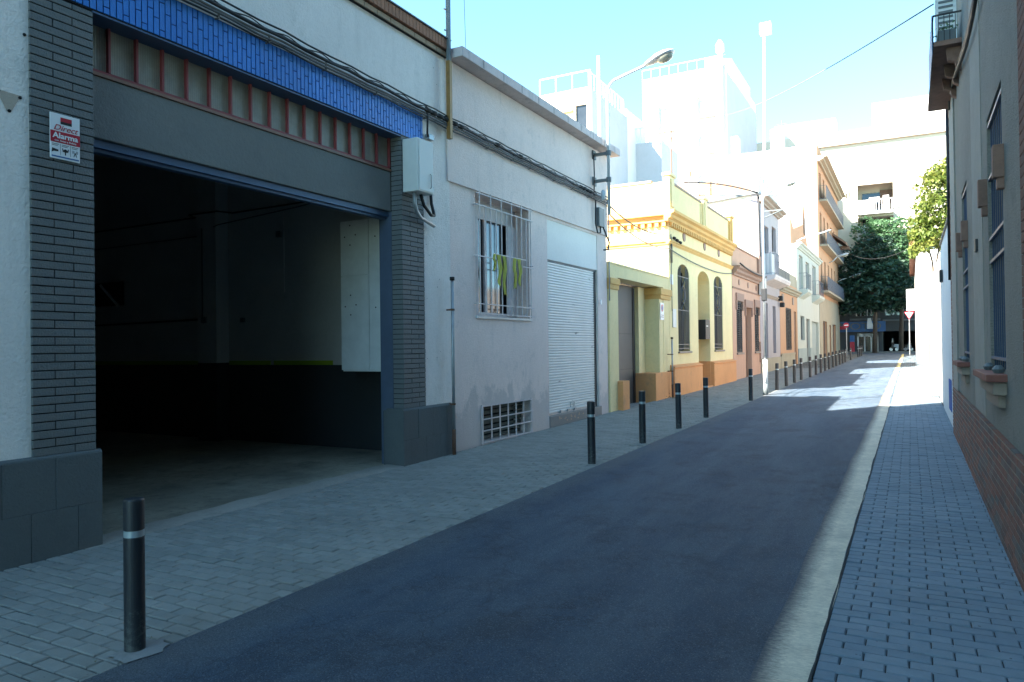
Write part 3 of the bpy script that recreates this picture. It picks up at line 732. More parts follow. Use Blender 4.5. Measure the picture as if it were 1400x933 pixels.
# gloves hanging on the bars
b = MB(); rnd = random.Random(8)
def rag(b, y, z, w, h):
    n = 6; vs = []
    for i in range(n+1):
        for j in range(4):
            vs.append((gx+.022+.014*math.sin(i*1.3+j*2.1+y*9), y+w*(j/3-.5)*(1-.45*(i/n)**2)+.01*math.sin(i*2+j), z-h*i/n-(.03*math.sin(j*2.3+y*20) if i == n else 0)))
    fs = [(i*4+j, i*4+j+1, i*4+j+5, i*4+j+4) for i in range(n) for j in range(3)]
    b.add(vs, fs); b.add([(p[0]+.008, p[1], p[2]) for p in vs], [f[::-1] for f in fs])
rg = []
for y, w, h, lab in ((10.10, .07, .25, 'first'), (10.26, .12, .50, 'second'), (10.42, .11, .62, 'third'), (10.78, .11, .50, 'fourth'), (10.95, .12, .44, 'fifth')):
    bb = MB(); rag(bb, y, 3.09, w, h); o = bb.build('cloth_rag', 'yellow_cloth')
    lb = {'first': 'short narrow yellow cloth, leftmost on the window bars', 'second': 'yellow cloth on the window bars beside the short narrow one', 'third': 'longest yellow cloth hanging in the middle of the window bars',
          'fourth': 'yellow cloth on the bars just right of the wide gap', 'fifth': 'rightmost yellow cloth hanging on the window bars'}[lab]
    tag(o, lb, 'cloth', 'yellow cloths drying on the window bars')
# basement vent
vn = MB(); vx = xl+.01
for y in np.linspace(9.80, 11.44, 7): vn.box(vx-.008, vx+.008, y-.009, y+.009, .10, .70)
for z in (.115, .30, .48, .685): vn.box(vx+.009, vx+.022, 9.74, 11.50, z-.009, z+.009)
for y in (9.78, 11.47): vn.box(vx-.014, vx+.014, y-.014, y+.014, .08, .71)
vg = vn.build('basement_vent', 'grille_white', H2)
b = MB()
for k in range(7): b.box(-6.12+.01*k, -6.10+.01*k, 9.8, 11.45, .12+.08*k, .17+.08*k+.012*(k % 2))
b.build('slats', 'timber_green', vg)
b = MB(); b.box(-6.26, -6.24, 9.76, 11.49, .08, .70); b.build('backing', 'dark_recess', vg)
b = MB(); b.box(-6.2, xl-.002, 9.78, 11.47, .05, .099); b.build('ledge', 'concrete', vg)
# roller shutter
sh = MB(); n = 56; z0 = .345; dz = (3.20-z0)/n
for i in range(n):
    z = z0+i*dz; sh.prism([(-6.02, z), (-5.947, z+.003), (-5.938, z+dz*.3), (-5.938, z+dz*.8), (-5.948, z+dz-.004), (-6.02, z+dz-.001)], 'Y', sY0+.01, sY1-.12)
SH = sh.build('roller_shutter', 'shutter_scuffed', H2)
b = MB(); b.box(-6.03, -5.93, sY0+.01, sY1-.12, .315, .35); b.build('bottom_rail', 'galvanised', SH)
b = MB(); b.box(-6.03, -5.935, sY1-.118, sY1-.002, .28, 3.23); b.build('guide_rail', 'black_iron', SH)
b = MB(); b.box(-6.03, -5.93, sY0+.005, sY1-.005, 3.20, 3.228); b.build('shutter_box_edge', 'box_dark', SH)
b = MB()
for y in (12.75, 13.1, 13.42): b.box(-5.93, -5.90, y, y+.07, .33, .38)
b.tube([(-5.925, 13.25, .40), (-5.915, 13.25, .50), (-5.915, 13.42, .50), (-5.925, 13.42, .40)], .007, 6); b.build('lock', 'galvanised', SH)
b = MB(); b.box(-6.03, xl+.012, sY0+.002, sY1+.12, .0, .312); st = b.build('step', 'box_dark', H2, bevel=.01)
b = MB(); rnd = random.Random(11)
for k in range(16):
    y = rnd.uniform(12.6, 13.9); z = rnd.uniform(.17, .27)
    pl = [(y+rnd.uniform(.02, .05)*math.cos(a), z+rnd.uniform(.01, .022)*math.sin(a)) for a in np.linspace(0, 2*PI, 7)[:-1]]
    b.prism(pl, 'X', xl+.011, xl+.0135)
b.build('chipped_paint', 'stone_sill', st)
t = thing('fuse_box', 'grey fuse box with looping black cables under the lamp bracket', 'electrical box', (-5.8, 14.6, 4.1))
b = MB(); b.box(XF+.002, -5.77, 14.55, 14.86, 4.16, 4.56); b.build('casing', 'box_dark', t, bevel=.01)
b = MB(); b.tube([(-5.78, 14.62, 4.16), (-5.77, 14.60, 4.02), (-5.78, 14.46, 4.0), (-5.80, 14.40, 4.2), (-5.80, 14.42, 4.7)], .016, 8); b.tube([(-5.78, 14.78, 4.16), (-5.74, 14.85, 4.0), (-5.72, 14.98, 3.85), (-5.76, 14.98, 3.70), (-5.80, 14.85, 3.68)], .018, 8)
b.build('cable_loop', 'cable_black', t, smooth=True)
b = MB(); b.box(XF+.001, XF+.012, 14.72, 14.80, 2.50, 2.60); g = b.build('meter_tag', 'sign_white'); tag(g, 'tiny white plate beside the roller shutter', 'plate')
# downpipe at the corner of the house
t = MB().tube([(-5.76, 14.25, 5.6), (-5.78, 14.32, 5.2), (-5.80, 14.33, 4.7)], .013, 6).build('bracket_cable', 'cable_black', smooth=True); tag(t, 'black cable dropping from the lamp bracket to the wall bundle', 'cable')
t = MB().tube([(-5.80, 15.16, 4.7), (-5.80, 15.16, 2.6)], .013, 6).build('corner_conduit', 'galvanised', smooth=True); tag(t, 'thin vertical conduit at the far corner of the pinkish house', 'conduit')

# street lamp on the wall bracket
L = thing('street_lamp', 'large grey cobra head street lamp on a wall bracket over the pinkish house', 'street lamp', (-5.51, 14.45, 4.6), 'street lamps')
b = MB(); b.box(XF-.0, -5.53, 14.42, 14.48, 5.62, 5.68); b.box(XF, -5.53, 14.42, 14.48, 5.06, 5.12); b.box(XF, XF+.03, 14.37, 14.53, 5.56, 5.74); b.box(XF, XF+.03, 14.37, 14.53, 5.0, 5.18)
b.lathe((-5.51, 14.45, 5.04), [(.055, 0), (.055, .1)], 12); b.lathe((-5.51, 14.45, 5.60), [(.055, 0), (.055, .1)], 12)
b.build('wall_bracket', 'box_dark', L)
pts = [(-5.51, 14.45, 4.35), (-5.51, 14.45, 6.9)]
for k in range(1, 8):
    a = k/8*1.2; pts.append((-5.51+.30*(1-math.cos(a)), 14.45, 6.9+.30*math.sin(a)))
pts += [(-4.70, 14.45, 7.33), (-4.62, 14.45, 7.36)]
MB().tube(pts, [.036]*2+[.03]*(len(pts)-2), 12).build('pole', 'lamp_grey', L, smooth=True)
def lamp_head(parent, base, d, length, w, matb='lamp_grey'):
    # d = unit direction in XZ-plane style vector; loft of elliptical sections
    d = Vector(d).normalized(); side = Vector((0, 0, 1)).cross(d).normalized(); up = d.cross(side)
    prof = [(0, .25, .25, 0), (.06, .42, .45, .0), (.22, .62, .62, .02), (.45, .95, .85, .03), (.70, 1., .80, .03), (.9, .72, .5, .01), (1., .25, .2, 0)]
    seg = 14; vs = []; h = w*.34
    for t, a, c, o_ in prof:
        for k in range(seg):
            an = 2*PI*k/seg; v = math.sin(an)*h*c; v = v if v > 0 else v*.55
            vs.append(Vector(base)+d*(t*length)+side*(math.cos(an)*w*.5*a)+up*v)
    n = len(prof); fs = [(i*seg+k, i*seg+(k+1) % seg, (i+1)*seg+(k+1) % seg, (i+1)*seg+k) for i in range(n-1) for k in range(seg)]+[tuple(range(seg))[::-1], tuple(range((n-1)*seg, n*seg))]
    b = MB(); b.add(vs, fs); hd = b.build('lamp_head', matb, parent, smooth=True)
    c = Vector(base)+d*(length*.66)-up*(h*.34); vs = []
    for i, (rr, dd) in enumerate(((1., .0), (.96, .012), (.75, .05), (.4, .07), (.1, .075))):
        for k in range(16):
            an = 2*PI*k/16; vs.append(c+d*(math.cos(an)*length*.27*rr)+side*(math.sin(an)*w*.40*rr)-up*(h*.10+dd*w/.3))
    fs = [(i*16+k, i*16+(k+1) % 16, (i+1)*16+(k+1) % 16, (i+1)*16+k) for i in range(4) for k in range(16)]+[tuple(range(64, 80))]
    b = MB(); b.add(vs, fs); b.build('lens', 'lamp_lens', hd, smooth=True)
    return hd
lamp_head(L, (-4.70, 14.45, 7.335), (1, 0, .30), .66, .34)
b = MB(); b.lathe((-5.62, 14.40, 4.66), [(.03, 0), (.045, .02), (.045, .18), (.02, .22)], 10); b.build('splice_can', 'lamp_grey', L, smooth=True)
b = MB(); b.tube([(-5.52, 14.52, 5.1), (-5.53, 14.50, 4.8), (-5.56, 14.48, 4.62)], .014, 6); b.build('feed_cable', 'cable_black', L)

# cable bundle over both facades
def sag(p, q, s, n=14, jit=0., seed=0):
    r = random.Random(seed); out = []
    for i in range(n+1):
        t = i/n; v = Vector(p).lerp(Vector(q), t); v.z -= s*4*t*(1-t)
        if 0 < i < n and jit: v += Vector((r.uniform(-.5, .5)*jit, 0, r.uniform(-1, 1)*jit))
        out.append(v)
    return out
zc = lambda y: 4.96-.012*(y-3)
t = thing('facade_cables', 'thick bundle of dusty black cables clipped along both left facades', 'cables', (-5.8, 8, 4.9))
specs = [(0.0, .000, .019, 'cable_black'), (.045, -.026, .015, 'cable_black'), (.02, -.062, .012, 'cable_dusty'), (.03, -.095, .012, 'cable_grey'), (.04, .045, .010, 'cable_black'), (.015, -.125, .010, 'cable_black')]
for k, (dx, dz, r, mt) in enumerate(specs):
    pts = []; rr = random.Random(k)
    y = -1.
    while y < 15.2:
        pts.append((XF+.035+dx+rr.uniform(-.004, .004), y, zc(y)+dz+rr.uniform(-.006, .006)-(.012 if int(y*2.2) % 2 else 0))); y += .35
    MB().tube(pts, r, 6).build('cable', mt, t, smooth=True)
pts = []
for i in range(220):                                                   # twisted pair round the carrier
    y = -1+i*.073; pts.append((XF+.05+.016*math.cos(i*.9), y, zc(y)+.012+.016*math.sin(i*.9)))
MB().tube(pts, .007, 5).build('cable', 'cable_black', t, smooth=True)
b = MB(); rr = random.Random(31)
for y in np.arange(2.2, 15, .85):
    y += rr.uniform(-.2, .2); b = MB(); b.prism([(XF-.002, zc(y)-.14), (XF+.06, zc(y)-.14), (XF+.06, zc(y)-.05), (XF+.05, zc(y)-.05), (XF+.05, zc(y)-.13), (XF-.002, zc(y)-.13)], 'Y', y-.009, y+.009); b.build('clip', 'cable_dusty', t)
b = MB()
for y in (8.28, 8.42, 8.58, 8.72, 8.95, 9.12, 13.6, 13.75, 13.95, 14.1, 11.0, 10.2): b.lathe((XF+.07, y, zc(y)-.02), [(.014, -.07), (.032, -.05), (.034, .04), (.012, .07)], 8, 'Y')
b.build('splice', 'rubber', t, smooth=True)

# ================================================================ gate wall with grey door
GW = thing('gate_wall', 'yellow gate wall with ochre capitals and orange pillar bases', 'wall', (-6, 17, 0))
b = MB(); b.wall(XF, -6.25, 15.26, 19.84, -.1, 3.44, [(15.82, 19.30, -.1, 3.16)])
b.build('wall', 'yellow_render', GW)
b = MB(); b.box(-6.25, XF+.02, 15.27, 19.83, 3.442, 3.48); b.build('coping', 'yellow_render', GW)
b = MB(); b.box(-6.75, -6.252, 18.42, 19.30, -.1, 3.14); b.box(-6.25, XF-.01, 18.95, 19.30, -.1, 3.14); b.build('gate_pillar', 'yellow_render', GW)
b = MB(); b.box(-7.6, -6.252, 15.3, 19.8, 3.165, 3.35); b.build('gate_sun_blocker', 'coping_concrete', GW)  # unseen slab, added to keep the sun out of the gateway
for nm, (x1, ya, yb, z0, z1), mt in (('capital', (XF+.05, 15.24, 15.86, 2.98, 3.12), 'ochre_trim'), ('capital', (XF+.03, 15.24, 15.83, 2.87, 2.98), 'ochre_trim'),
        ('pillar_base', (XF+.13, 15.72, 16.16, -.1, .80), 'orange_plinth')):
    b = MB(); b.box(-6.26, x1, ya, yb, z0, z1); b.build(nm, mt, GW, bevel=.012)
b = MB(); b.box(-6.26, XF+.07, 18.90, 19.92, 2.95, 3.12); b.box(-6.26, XF+.045, 18.93, 19.86, 2.84, 2.95); b.build('capital', 'ochre_trim', GW, bevel=.01)
b = MB(); b.box(-6.76, XF+.05, 18.40, 19.80, -.1, .88); b.build('pillar_base', 'orange_plinth', GW, bevel=.015)
b = MB(); b.box(-6.42, -6.37, 15.4, 18.40, .06, 3.14); dr = b.build('door', 'door_grey', GW)
b = MB(); [b.box(-6.372, -6.362, 15.42, 18.38, z, z+.012) for z in (1.0, 1.9)]; b.box(-6.372, -6.35, 18.26, 18.40, .06, 3.1); b.build('seam', 'black_iron', dr)
b = MB(); b.box(-6.37, -6.33, 16.8, 16.83, 1.25, 1.45); b.build('handle', 'galvanised', dr)
text('9', .30, 'sign_white', dr, (-6.366, 17.05, 1.60), ROT_L)
b = MB(); b.box(XF-.25, XF-.0, 15.9, 18.9, 3.162, 3.166)
standing_pipe(19.62, 1.80, -5.72, 'grey steel pipe with black cap beside the orange pillar base')
sy, sz = yz(901, 417, XF)
t = thing('no_parking_plate', 'small white no parking plate on the yellow gate pillar', 'sign', (XF, 19.15, 2.3))
b = MB(); b.box(XF+.003, XF+.012, 19.0, 19.32, 2.28, 2.74); b.build('plate', 'sign_white', t)
b = MB(); b.lathe((XF+.013, 19.16, 2.60), [(.10, 0), (.10, .001)], 20, 'X'); b.build('red_ring', 'sign_red', t)
b = MB(); b.lathe((XF+.015, 19.16, 2.60), [(.065, 0), (.065, .001)], 20, 'X'); b.build('blue_disc', 'sign_blue', t)
b = MB(); b.box(XF+.013, XF+.014, 19.04, 19.28, 2.40, 2.42); b.box(XF+.013, XF+.014, 19.04, 19.28, 2.35, 2.37); b.build('print', 'sign_black', t)
b = MB(); rr = random.Random(5)
for k in range(70):
    y, x = 19.05+rr.gauss(0, .16), -5.50+rr.gauss(0, .10); z = gz(y)+.01+abs(rr.gauss(0, .05)); a = rr.uniform(0, PI); s_ = rr.uniform(.02, .05)
    b.add([(x, y, z), (x+s_*math.cos(a), y+s_*math.sin(a), z+rr.uniform(-.01, .03)), (x+s_*.3, y+s_*.6, z+rr.uniform(0, .03))], [(0, 1, 2)], rr.random())
tag(b.build('dry_weed', 'dry_leaf'), 'clump of dry weeds lying at the foot of the orange pillar base', 'plant')

# ================================================================ generic street house pieces
def body(parent, y0, y1, z1, xb, mat, holes=(), xf=XF, thick=.35, side=True, zb=-.1, sidemat=None, arches=()):
    b = MB(); b.wall(xf, xf-thick, y0, y1, zb, z1, holes)
    for a in arches: b.arch(xf, xf-thick, *a)
    W = b.build('wall', mat, parent)
    if side:
        b = MB(); b.box(xb, xf-thick-.001, y0, y0+.25, zb, z1); b.box(xb, xf-thick-.001, y1-.25, y1, zb, z1); b.box(xb-.25, xb, y0, y1, zb, z1)
        b.build('side_wall', sidemat or mat, parent)
        b = MB(); b.box(xb, xf-thick-.002, y0+.252, y1-.252, z1-.5, z1-.3); b.build('roof', 'coping_concrete', parent)
    return W
def window(parent, y0, y1, z0, z1, x=XF-.14, mat='brown_frame', glassm='window_glass', name='window', mid=True):
    b = MB(); f = .05
    b.box(x-.05, x, y0, y0+f, z0, z1); b.box(x-.05, x, y1-f, y1, z0, z1); b.box(x-.05, x, y0+f, y1-f, z0, z0+f); b.box(x-.05, x, y0+f, y1-f, z1-f, z1)
    if mid: b.box(x-.04, x-.005, (y0+y1)/2-.025, (y0+y1)/2+.025, z0+f, z1-f)
    w = b.build(name, mat, parent)
    b = MB(); b.box(x-.03, x-.02, y0+f, y1-f, z0+f, z1-f); b.build('pane', glassm, w); return w
def louvres(parent, y0, y1, z0, z1, mat, x=XF-.06, name='shutter'):
    b = MB(); b.box(x-.04, x, y0, y0+.06, z0, z1); b.box(x-.04, x, y1-.06, y1, z0, z1); b.box(x-.04, x, (y0+y1)/2-.03, (y0+y1)/2+.03, z0, z1)
    b.box(x-.04, x, y0+.06, y1-.06, z0, z0+.06); b.box(x-.04, x, y0+.06, y1-.06, z1-.06, z1)
    w = b.build(name, mat, parent)
    b = MB(); z = z0+.07
    while z < z1-.1: b.prism([(x-.035, z), (x+.01, z+.0), (x+.015, z+.012), (x-.03, z+.055)], 'Y', y0+.061, y1-.061); z += .075
    b.build('slats', 'salmon_trim' if mat == 'louvre_brown' else mat, w)
    b = MB(); b.box(x-.10, x-.08, y0, y1, z0, z1); b.build('backing', 'dark_recess', w); return w
def railing(parent, x0, x1, y0, y1, z, h, mat='black_iron', dy=.12, name='railing', solid=None):
    b = MB()
    for zz in (z+.08, z+h): b.box(x1-.02, x1, y0, y1, zz-.02, zz); [b.box(x0, x1-.021, yy, yy+.02, zz-.02, zz) for yy in (y0, y1-.02)]
    y = y0+.05
    while y < y1: b.box(x1-.016, x1-.004, y, y+.012, z+.08, z+h-.02); y += dy
    for yy in (y0, y1-.014):
        x = x0+.05
        while x < x1-.05: b.box(x, x+.012, yy, yy+.012, z+.08, z+h-.02); x += dy
    r = b.build(name, mat, parent)
    if solid:
        b = MB(); b.box(x1-.03, x1-.022, y0+.02, y1-.02, z+.1, z+h-.04); b.build('railing_screen', solid, r)
    return r
def molding(parent, y0, y1, z, h, d, mat, name='cornice', xf=XF, side_to=None):
    b = MB(); pr = [(xf-.05, z), (xf+d*.25, z), (xf+d*.3, z+h*.2), (xf+d*.6, z+h*.35), (xf+d*.65, z+h*.6), (xf+d, z+h*.75), (xf+d, z+h), (xf-.05, z+h)]
    b.prism(pr, 'Y', y0-(d if side_to is not None else 0), y1)
    if side_to is not None:
        b.box(side_to, xf-.051, y0-d, y0-.001, z+h*.55, z+h); b.box(side_to, xf-.052, y0-d*.5, y0-.001, z, z+h*.55)
    return b.build(name, mat, parent)

# ================================================================ yellow house
YH = thing('yellow_house', 'yellow single storey house with two arched barred windows and ochre cornices', 'building', (-6, 24, 0))
ya, yb = 19.86, 28.0
holes = [(20.72, 21.98, 1.42, 3.98), (22.98, 24.52, -.1, 3.98), (25.12, 26.42, 1.42, 3.98)]
W = body(YH, ya, yb, 6.15, -13, 'yellow_render', holes, arches=[(20.72, 21.98, 3.66, 3.98), (22.98, 24.52, 3.62, 3.98), (25.12, 26.42, 3.66, 3.98)], thick=.45)
molding(YH, ya, yb, 5.02, .30, .24, 'ochre_trim', side_to=-13)
molding(YH, ya, yb, 4.40, .12, .08, 'ochre_trim', 'string_course', side_to=-13)
b = MB()                                                              # dentils
pl = [(XF+.001, ya)]
for y in np.arange(ya+.05, yb-.15, .2): pl += [(XF+.02, y), (XF+.10, y), (XF+.10, y+.1), (XF+.02, y+.1)]
b.prism(pl+[(XF+.001, yb)], 'Z', 4.90, 5.018); b.build('dentils', 'ochre_trim', YH); b = MB(); pl = [(-12.9, ya-.001)]
for x in np.arange(-12.8, XF-.12, .2): pl += [(x, ya-.02), (x, ya-.10), (x+.1, ya-.10), (x+.1, ya-.02)]
b.prism(pl+[(XF-.01, ya-.001)], 'Z', 4.90, 5.018)
b.build('dentils', 'ochre_trim', YH)
for y in (19.80, 23.6, 27.55):                                        # parapet pilasters
    b = MB(); b.box(XF-.1, XF+.07, y, y+.5, 5.325, 6.30); b.box(XF-.12, XF+.11, y-.04, y+.54, 6.302, 6.38); b.box(XF+.071, XF+.10, y+.12, y+.38, 5.45, 6.2); b.build('parapet_pilaster', 'ochre_trim' if y > 27 else 'yellow_render', YH)
b = MB(); b.box(-6.2, XF+.03, 20.35, 23.55, 6.152, 6.21); b.box(-6.2, XF+.03, 24.15, 27.5, 6.152, 6.21); b.box(-13, -6.31, ya-.03, ya+.28, 6.152, 6.22); b.build('parapet_cap', 'stone_sill', YH)
b = MB(); b.box(XF+.001, XF+.03, 20.4, 20.46, 5.36, 6.1); b.box(XF+.001, XF+.03, 23.4, 23.46, 5.36, 6.1); b.build('panel_edge', 'yellow_render', YH)
for y in (21.45, 23.9, 25.9):
    b = MB(); b.lathe((XF+.002, y, 4.80), [(.14, 0), (.14, .02), (.10, .02)], 16, 'X'); vv = b.build('vent', 'brown_frame', YH)
for y0_, y1_ in ((20.72, 21.98), (25.12, 26.42)):
    w = window(YH, y0_+.01, y1_-.01, 1.43, 3.92, XF-.2, 'black_iron', 'dark_glass')
    b = MB(); gx2 = XF-.02; n = 9
    for i in range(n):
        y = y0_+.08+(y1_-y0_-.16)*i/(n-1); zt = 3.66+.30*math.sqrt(max(0, 1-((y-(y0_+y1_)/2)/((y1_-y0_)/2))**2))
        if abs(i-4) > 1: b.tube([(gx2, y, 1.46), (gx2, y, zt-.01)], .014, 5)
        else: b.tube([(gx2, y, 1.46), (gx2, y, 2.65)], .014, 5)
    for z in (1.5, 1.62, 2.62, 3.6): b.box(gx2-.01, gx2+.01, y0_+.03, y1_-.03, z-.012, z+.012)
    ymid = (y0_+y1_)/2
    for cz, rr_ in ((3.08, .20),):
        pts = [(gx2, ymid+rr_*math.cos(a), cz+rr_*1.25*math.sin(a)) for a in np.linspace(0, 2*PI, 21)]; b.tube(pts, .02, 5)
        pts = [(gx2, ymid+rr_*.6*math.cos(a), cz+rr_*.75*math.sin(a)) for a in np.linspace(0, 2*PI, 17)]; b.tube(pts, .016, 5)
    b.tube([(gx2, ymid-.22, 3.58), (gx2, ymid-.02, 3.36), (gx2, ymid+.2, 3.58)], .016, 5); b.tube([(gx2, ymid-.2, 2.65), (gx2, ymid, 2.85), (gx2, ymid+.2, 2.65)], .016, 5)
    b.build('window_grille', 'door_grey', w)
    b = MB(); b.box(XF-.2, XF+.06, y0_-.04, y1_+.04, 1.36, 1.417); b.build('sill', 'stone_sill', w, bevel=.01)
b = MB(); b.box(-6.5, -6.45, 22.9, 24.6, 0, 4.0); dd = b.build('door', 'yellow_render', YH)
b = MB(); b.box(-6.449, -6.42, 23.1, 23.9, .3, 3.0); b.build('door_leaf', 'wood_brown', dd)
b = MB(); b.box(XF-.3, XF+.005, 23.9, 24.50, 1.78, 2.42); mbx = b.build('mailbox', 'black_iron'); tag(mbx, 'black mailbox fixed in the arched doorway of the yellow house', 'mailbox')
b = MB(); b.box(XF+.006, XF+.012, 23.98, 24.2, 2.2, 2.225); b.build('slot', 'sign_white', mbx)
for y0_, y1_ in ((19.86, 22.97), (24.53, 28.02)):
    b = MB(); b.prism([(XF-.02, -.1), (XF+.12, -.1), (XF+.12, .93), (XF+.10, .96), (XF+.14, .97), (XF+.14, 1.0), (XF, 1.05), (XF-.02, 1.05)], 'Y', y0_, y1_); b.build('plinth', 'orange_plinth', YH)
b = MB(); b.box(-6.46, XF-.0, 22.98, 22.99, 0, 1.05); b.box(-6.45, XF, 24.505, 24.518, 0, 1.05); b.box(-6.2, XF+.08, 22.99, 24.5, 0, .26); b.build('doorway_plinth', 'orange_plinth', YH)
b = MB(); b.box(XF+.003, XF+.03, 20.12, 20.45, 2.10, 2.62); g = b.build('service_hatch', 'box_grey', bevel=.006); tag(g, 'white service hatch cover left of the first arched window', 'panel')
b = MB(); b.box(XF+.003, XF+.012, 19.98, 20.24, 3.30, 3.58); g = b.build('wall_plate', 'sign_white'); tag(g, 'small pinkish white plate near the yellow house corner', 'plate')
# vertical conduit and cable along the yellow house
t = MB(); t.tube([(XF+.04, 20.02, 4.42), (XF+.04, 20.02, 3.9)], .03, 8); t.tube([(XF+.03, 20.02, 3.9), (XF+.03, 20.03, 2.55)], .012, 6); t.tube([(XF+.03, 20.02, 4.4), (XF+.03, 20.02, 4.7)], .012, 6)
tag(t.build('insulator_conduit', 'cable_dusty', smooth=True), 'grey insulator and conduit down the corner of the yellow house', 'conduit')
def cable(label, pts_list, r, mat, name='overhead_cable'):
    b = MB(); [b.tube(p, r, 5) for p in pts_list]
    return tag(b.build(name, mat, smooth=True), label, 'cable')
A = (-5.80, 15.0, 4.75); p1 = PX(912, 320, XF+.05)
cable('upper slack black cable from the pinkish house to the yellow corner', [sag(A, tuple(p1), .22)], .016, 'cable_black')
A2 = (-5.80, 15.2, 4.52); p2 = PX(915, 340, XF+.06)
cable('lower slack cable dipping to the yellow house corner', [sag(A2, tuple(p2), .20), sag(tuple(p2), (XF+.06, 24.5, 4.08), .05), sag((XF+.06, 24.5, 4.08), (XF+.06, 27.9, 4.25), .05)], .015, 'cable_dusty')
b = MB(); [b.lathe(tuple(PX(x_, y_, XF+.08)), [(.02, -.1), (.045, -.05), (.045, .05), (.02, .1)], 8, 'Y') for x_, y_ in ((922, 326), (926, 329), (930, 332))]
tag(b.build('cable_splices', 'rubber', smooth=True), 'black cable splices hanging at the yellow house corner', 'cable splice')

# ================================================================ salmon house
PH = thing('salmon_house', 'narrow salmon pink house with brown louvred shutters', 'building', (-6, 31, 0))
holes = [(28.75, 29.85, 1.28, 3.28), (30.45, 31.75, -.1, 3.10), (32.45, 33.45, 1.28, 3.20)]
body(PH, 28.06, 33.75, 5.32, -12, 'salmon_render', holes)
molding(PH, 28.06, 33.8, 4.22, .35, .30, 'salmon_trim'); molding(PH, 28.06, 33.75, 3.72, .06, .05, 'salmon_trim', 'string_course')
b = MB(); b.box(-6.2, XF+.04, 28.06, 33.2, 5.322, 5.38); b.build('parapet_cap', 'salmon_trim', PH)
b = MB(); b.box(-6.1, XF+.10, 33.2, 33.72, 4.6, 5.45); b.build('parapet_pilaster', 'salmon_trim', PH)
for y in (29.3, 31.1, 32.9): b = MB(); b.lathe((XF+.002, y, 4.02), [(.12, 0), (.12, .02)], 10, 'X'); b.build('vent', 'brown_frame', PH)
for y0_, y1_, zt in ((28.75, 29.85, 3.28), (30.45, 31.75, 3.10), (32.45, 33.45, 3.20)):
    b = MB(); b.box(XF+.001, XF+.06, y0_-.12, y1_+.12, zt+.002, zt+.30); b.box(XF+.001, XF+.05, y0_-.14, y0_-.002, zt-.35, zt+.001); b.box(XF+.001, XF+.05, y1_+.002, y1_+.14, zt-.35, zt+.001); b.build('window_surround', 'salmon_trim', PH)
louvres(PH, 28.76, 29.84, 1.29, 3.27, 'louvre_dark', XF-.01); louvres(PH, 32.46, 33.44, 1.29, 3.19, 'louvre_dark', XF-.01)
for y0_, y1_ in ((28.7, 29.9), (32.4, 33.5)): b = MB(); b.box(XF-.05, XF+.06, y0_, y1_, 1.20, 1.277); b.build('sill', 'stone_sill', PH)
b = MB(); b.box(-6.1, -6.05, 30.46, 31.74, .1, 3.09); d = b.build('door', 'wood_brown', PH); b = MB(); b.box(-6.05, -6.02, 31.0, 31.2, 1.9, 1.96); b.build('letter_slot', 'steel', d)
b = MB(); b.box(XF+.002, XF+.05, 33.5, 33.62, .8, 1.7); b.build('meter_cover', 'salmon_trim', PH)
t = MB(); t.box(XF+.05, XF+.30, 33.3, 33.7, 3.75, 4.55); o = t.build('junction_box', 'box_grey', bevel=.02); tag(o, 'tall pale junction box high on the salmon house edge', 'electrical box')

# ================================================================ grey two storey house
NH = thing('grey_townhouse', 'narrow grey two storey house with a railed balcony and cream side wall', 'building', (-6, 37, 0))
holes = [(34.5, 35.8, .1, 3.5), (37.2, 38.1, 1.15, 3.45), (34.9, 36.3, 4.75, 7.1), (37.3, 38.5, 4.75, 7.35)]
body(NH, 33.8, 39.4, 8.45, -12.5, 'grey_render', holes, sidemat='cream_render', thick=.3)
b = MB(); b.box(-6.12, XF+.004, 33.795, 33.8, 5.3, 8.45); 
molding(NH, 33.8, 39.45, 7.95, .3, .40, 'stone_sill'); molding(NH, 33.8, 39.4, 3.75, .15, .12, 'stone_sill', 'string_course')
b = MB(); b.box(-6.15, XF+.0, 33.8, 39.4, 8.452, 9.25); b.box(-9.0, -8.5, 33.82, 39.3, 8.2, 9.4); b.build('parapet', 'bright_white', NH)
b = MB(); b.box(-8.5, -6.152, 33.86, 34.1, 8.452, 9.10); b.build('terrace_wall', 'peach_render', NH)
b = MB(); b.prism([(-13, 7.7), (-5.8, 8.30), (-5.8, 8.40), (-13, 7.82)], 'Y', 33.70, 33.795); b.build('verge', 'box_dark', NH)
window(NH, 34.91, 36.29, 4.76, 7.09, mat='louvre_brown'); window(NH, 37.31, 38.49, 4.76, 7.34, mat='louvre_brown'); window(NH, 37.21, 38.09, 1.16, 3.44, mat='louvre_dark', glassm='dark_glass')
b = MB(); b.box(-6.06, -6.0, 34.51, 35.79, .11, 3.49); b.build('door', 'louvre_brown', NH)
b = MB(); b.prism([(XF, 4.35), (XF+.55, 4.5), (XF+.62, 4.62), (XF+.62, 4.70), (XF, 4.70)], 'Y', 34.2, 38.9); b.build('balcony_slab', 'coping_concrete', NH)
railing(NH, XF, XF+.58, 34.25, 38.85, 4.70, 1.0, 'railing_grey', .16)
b = MB(); b.box(XF+.1, XF+.4, 34.6, 35.3, 4.72, 5.7); b.build('rolled_blind', 'bright_white', NH)
b = MB(); b.box(XF+.001, XF+.05, 33.8, 39.4, .0, .95); b.build('plinth', 'stone_beige', NH)
t = MB(); rr = random.Random(3)
for y, z in ((38.5, 3.75), (39.0, 3.45)):
    t.box(XF+.05, XF+.28, y, y+.25, z, z+.25)
tag(t.build('service_meters', 'black_iron', bevel=.05), 'two dark round fixtures under the grey house balcony', 'fixture')

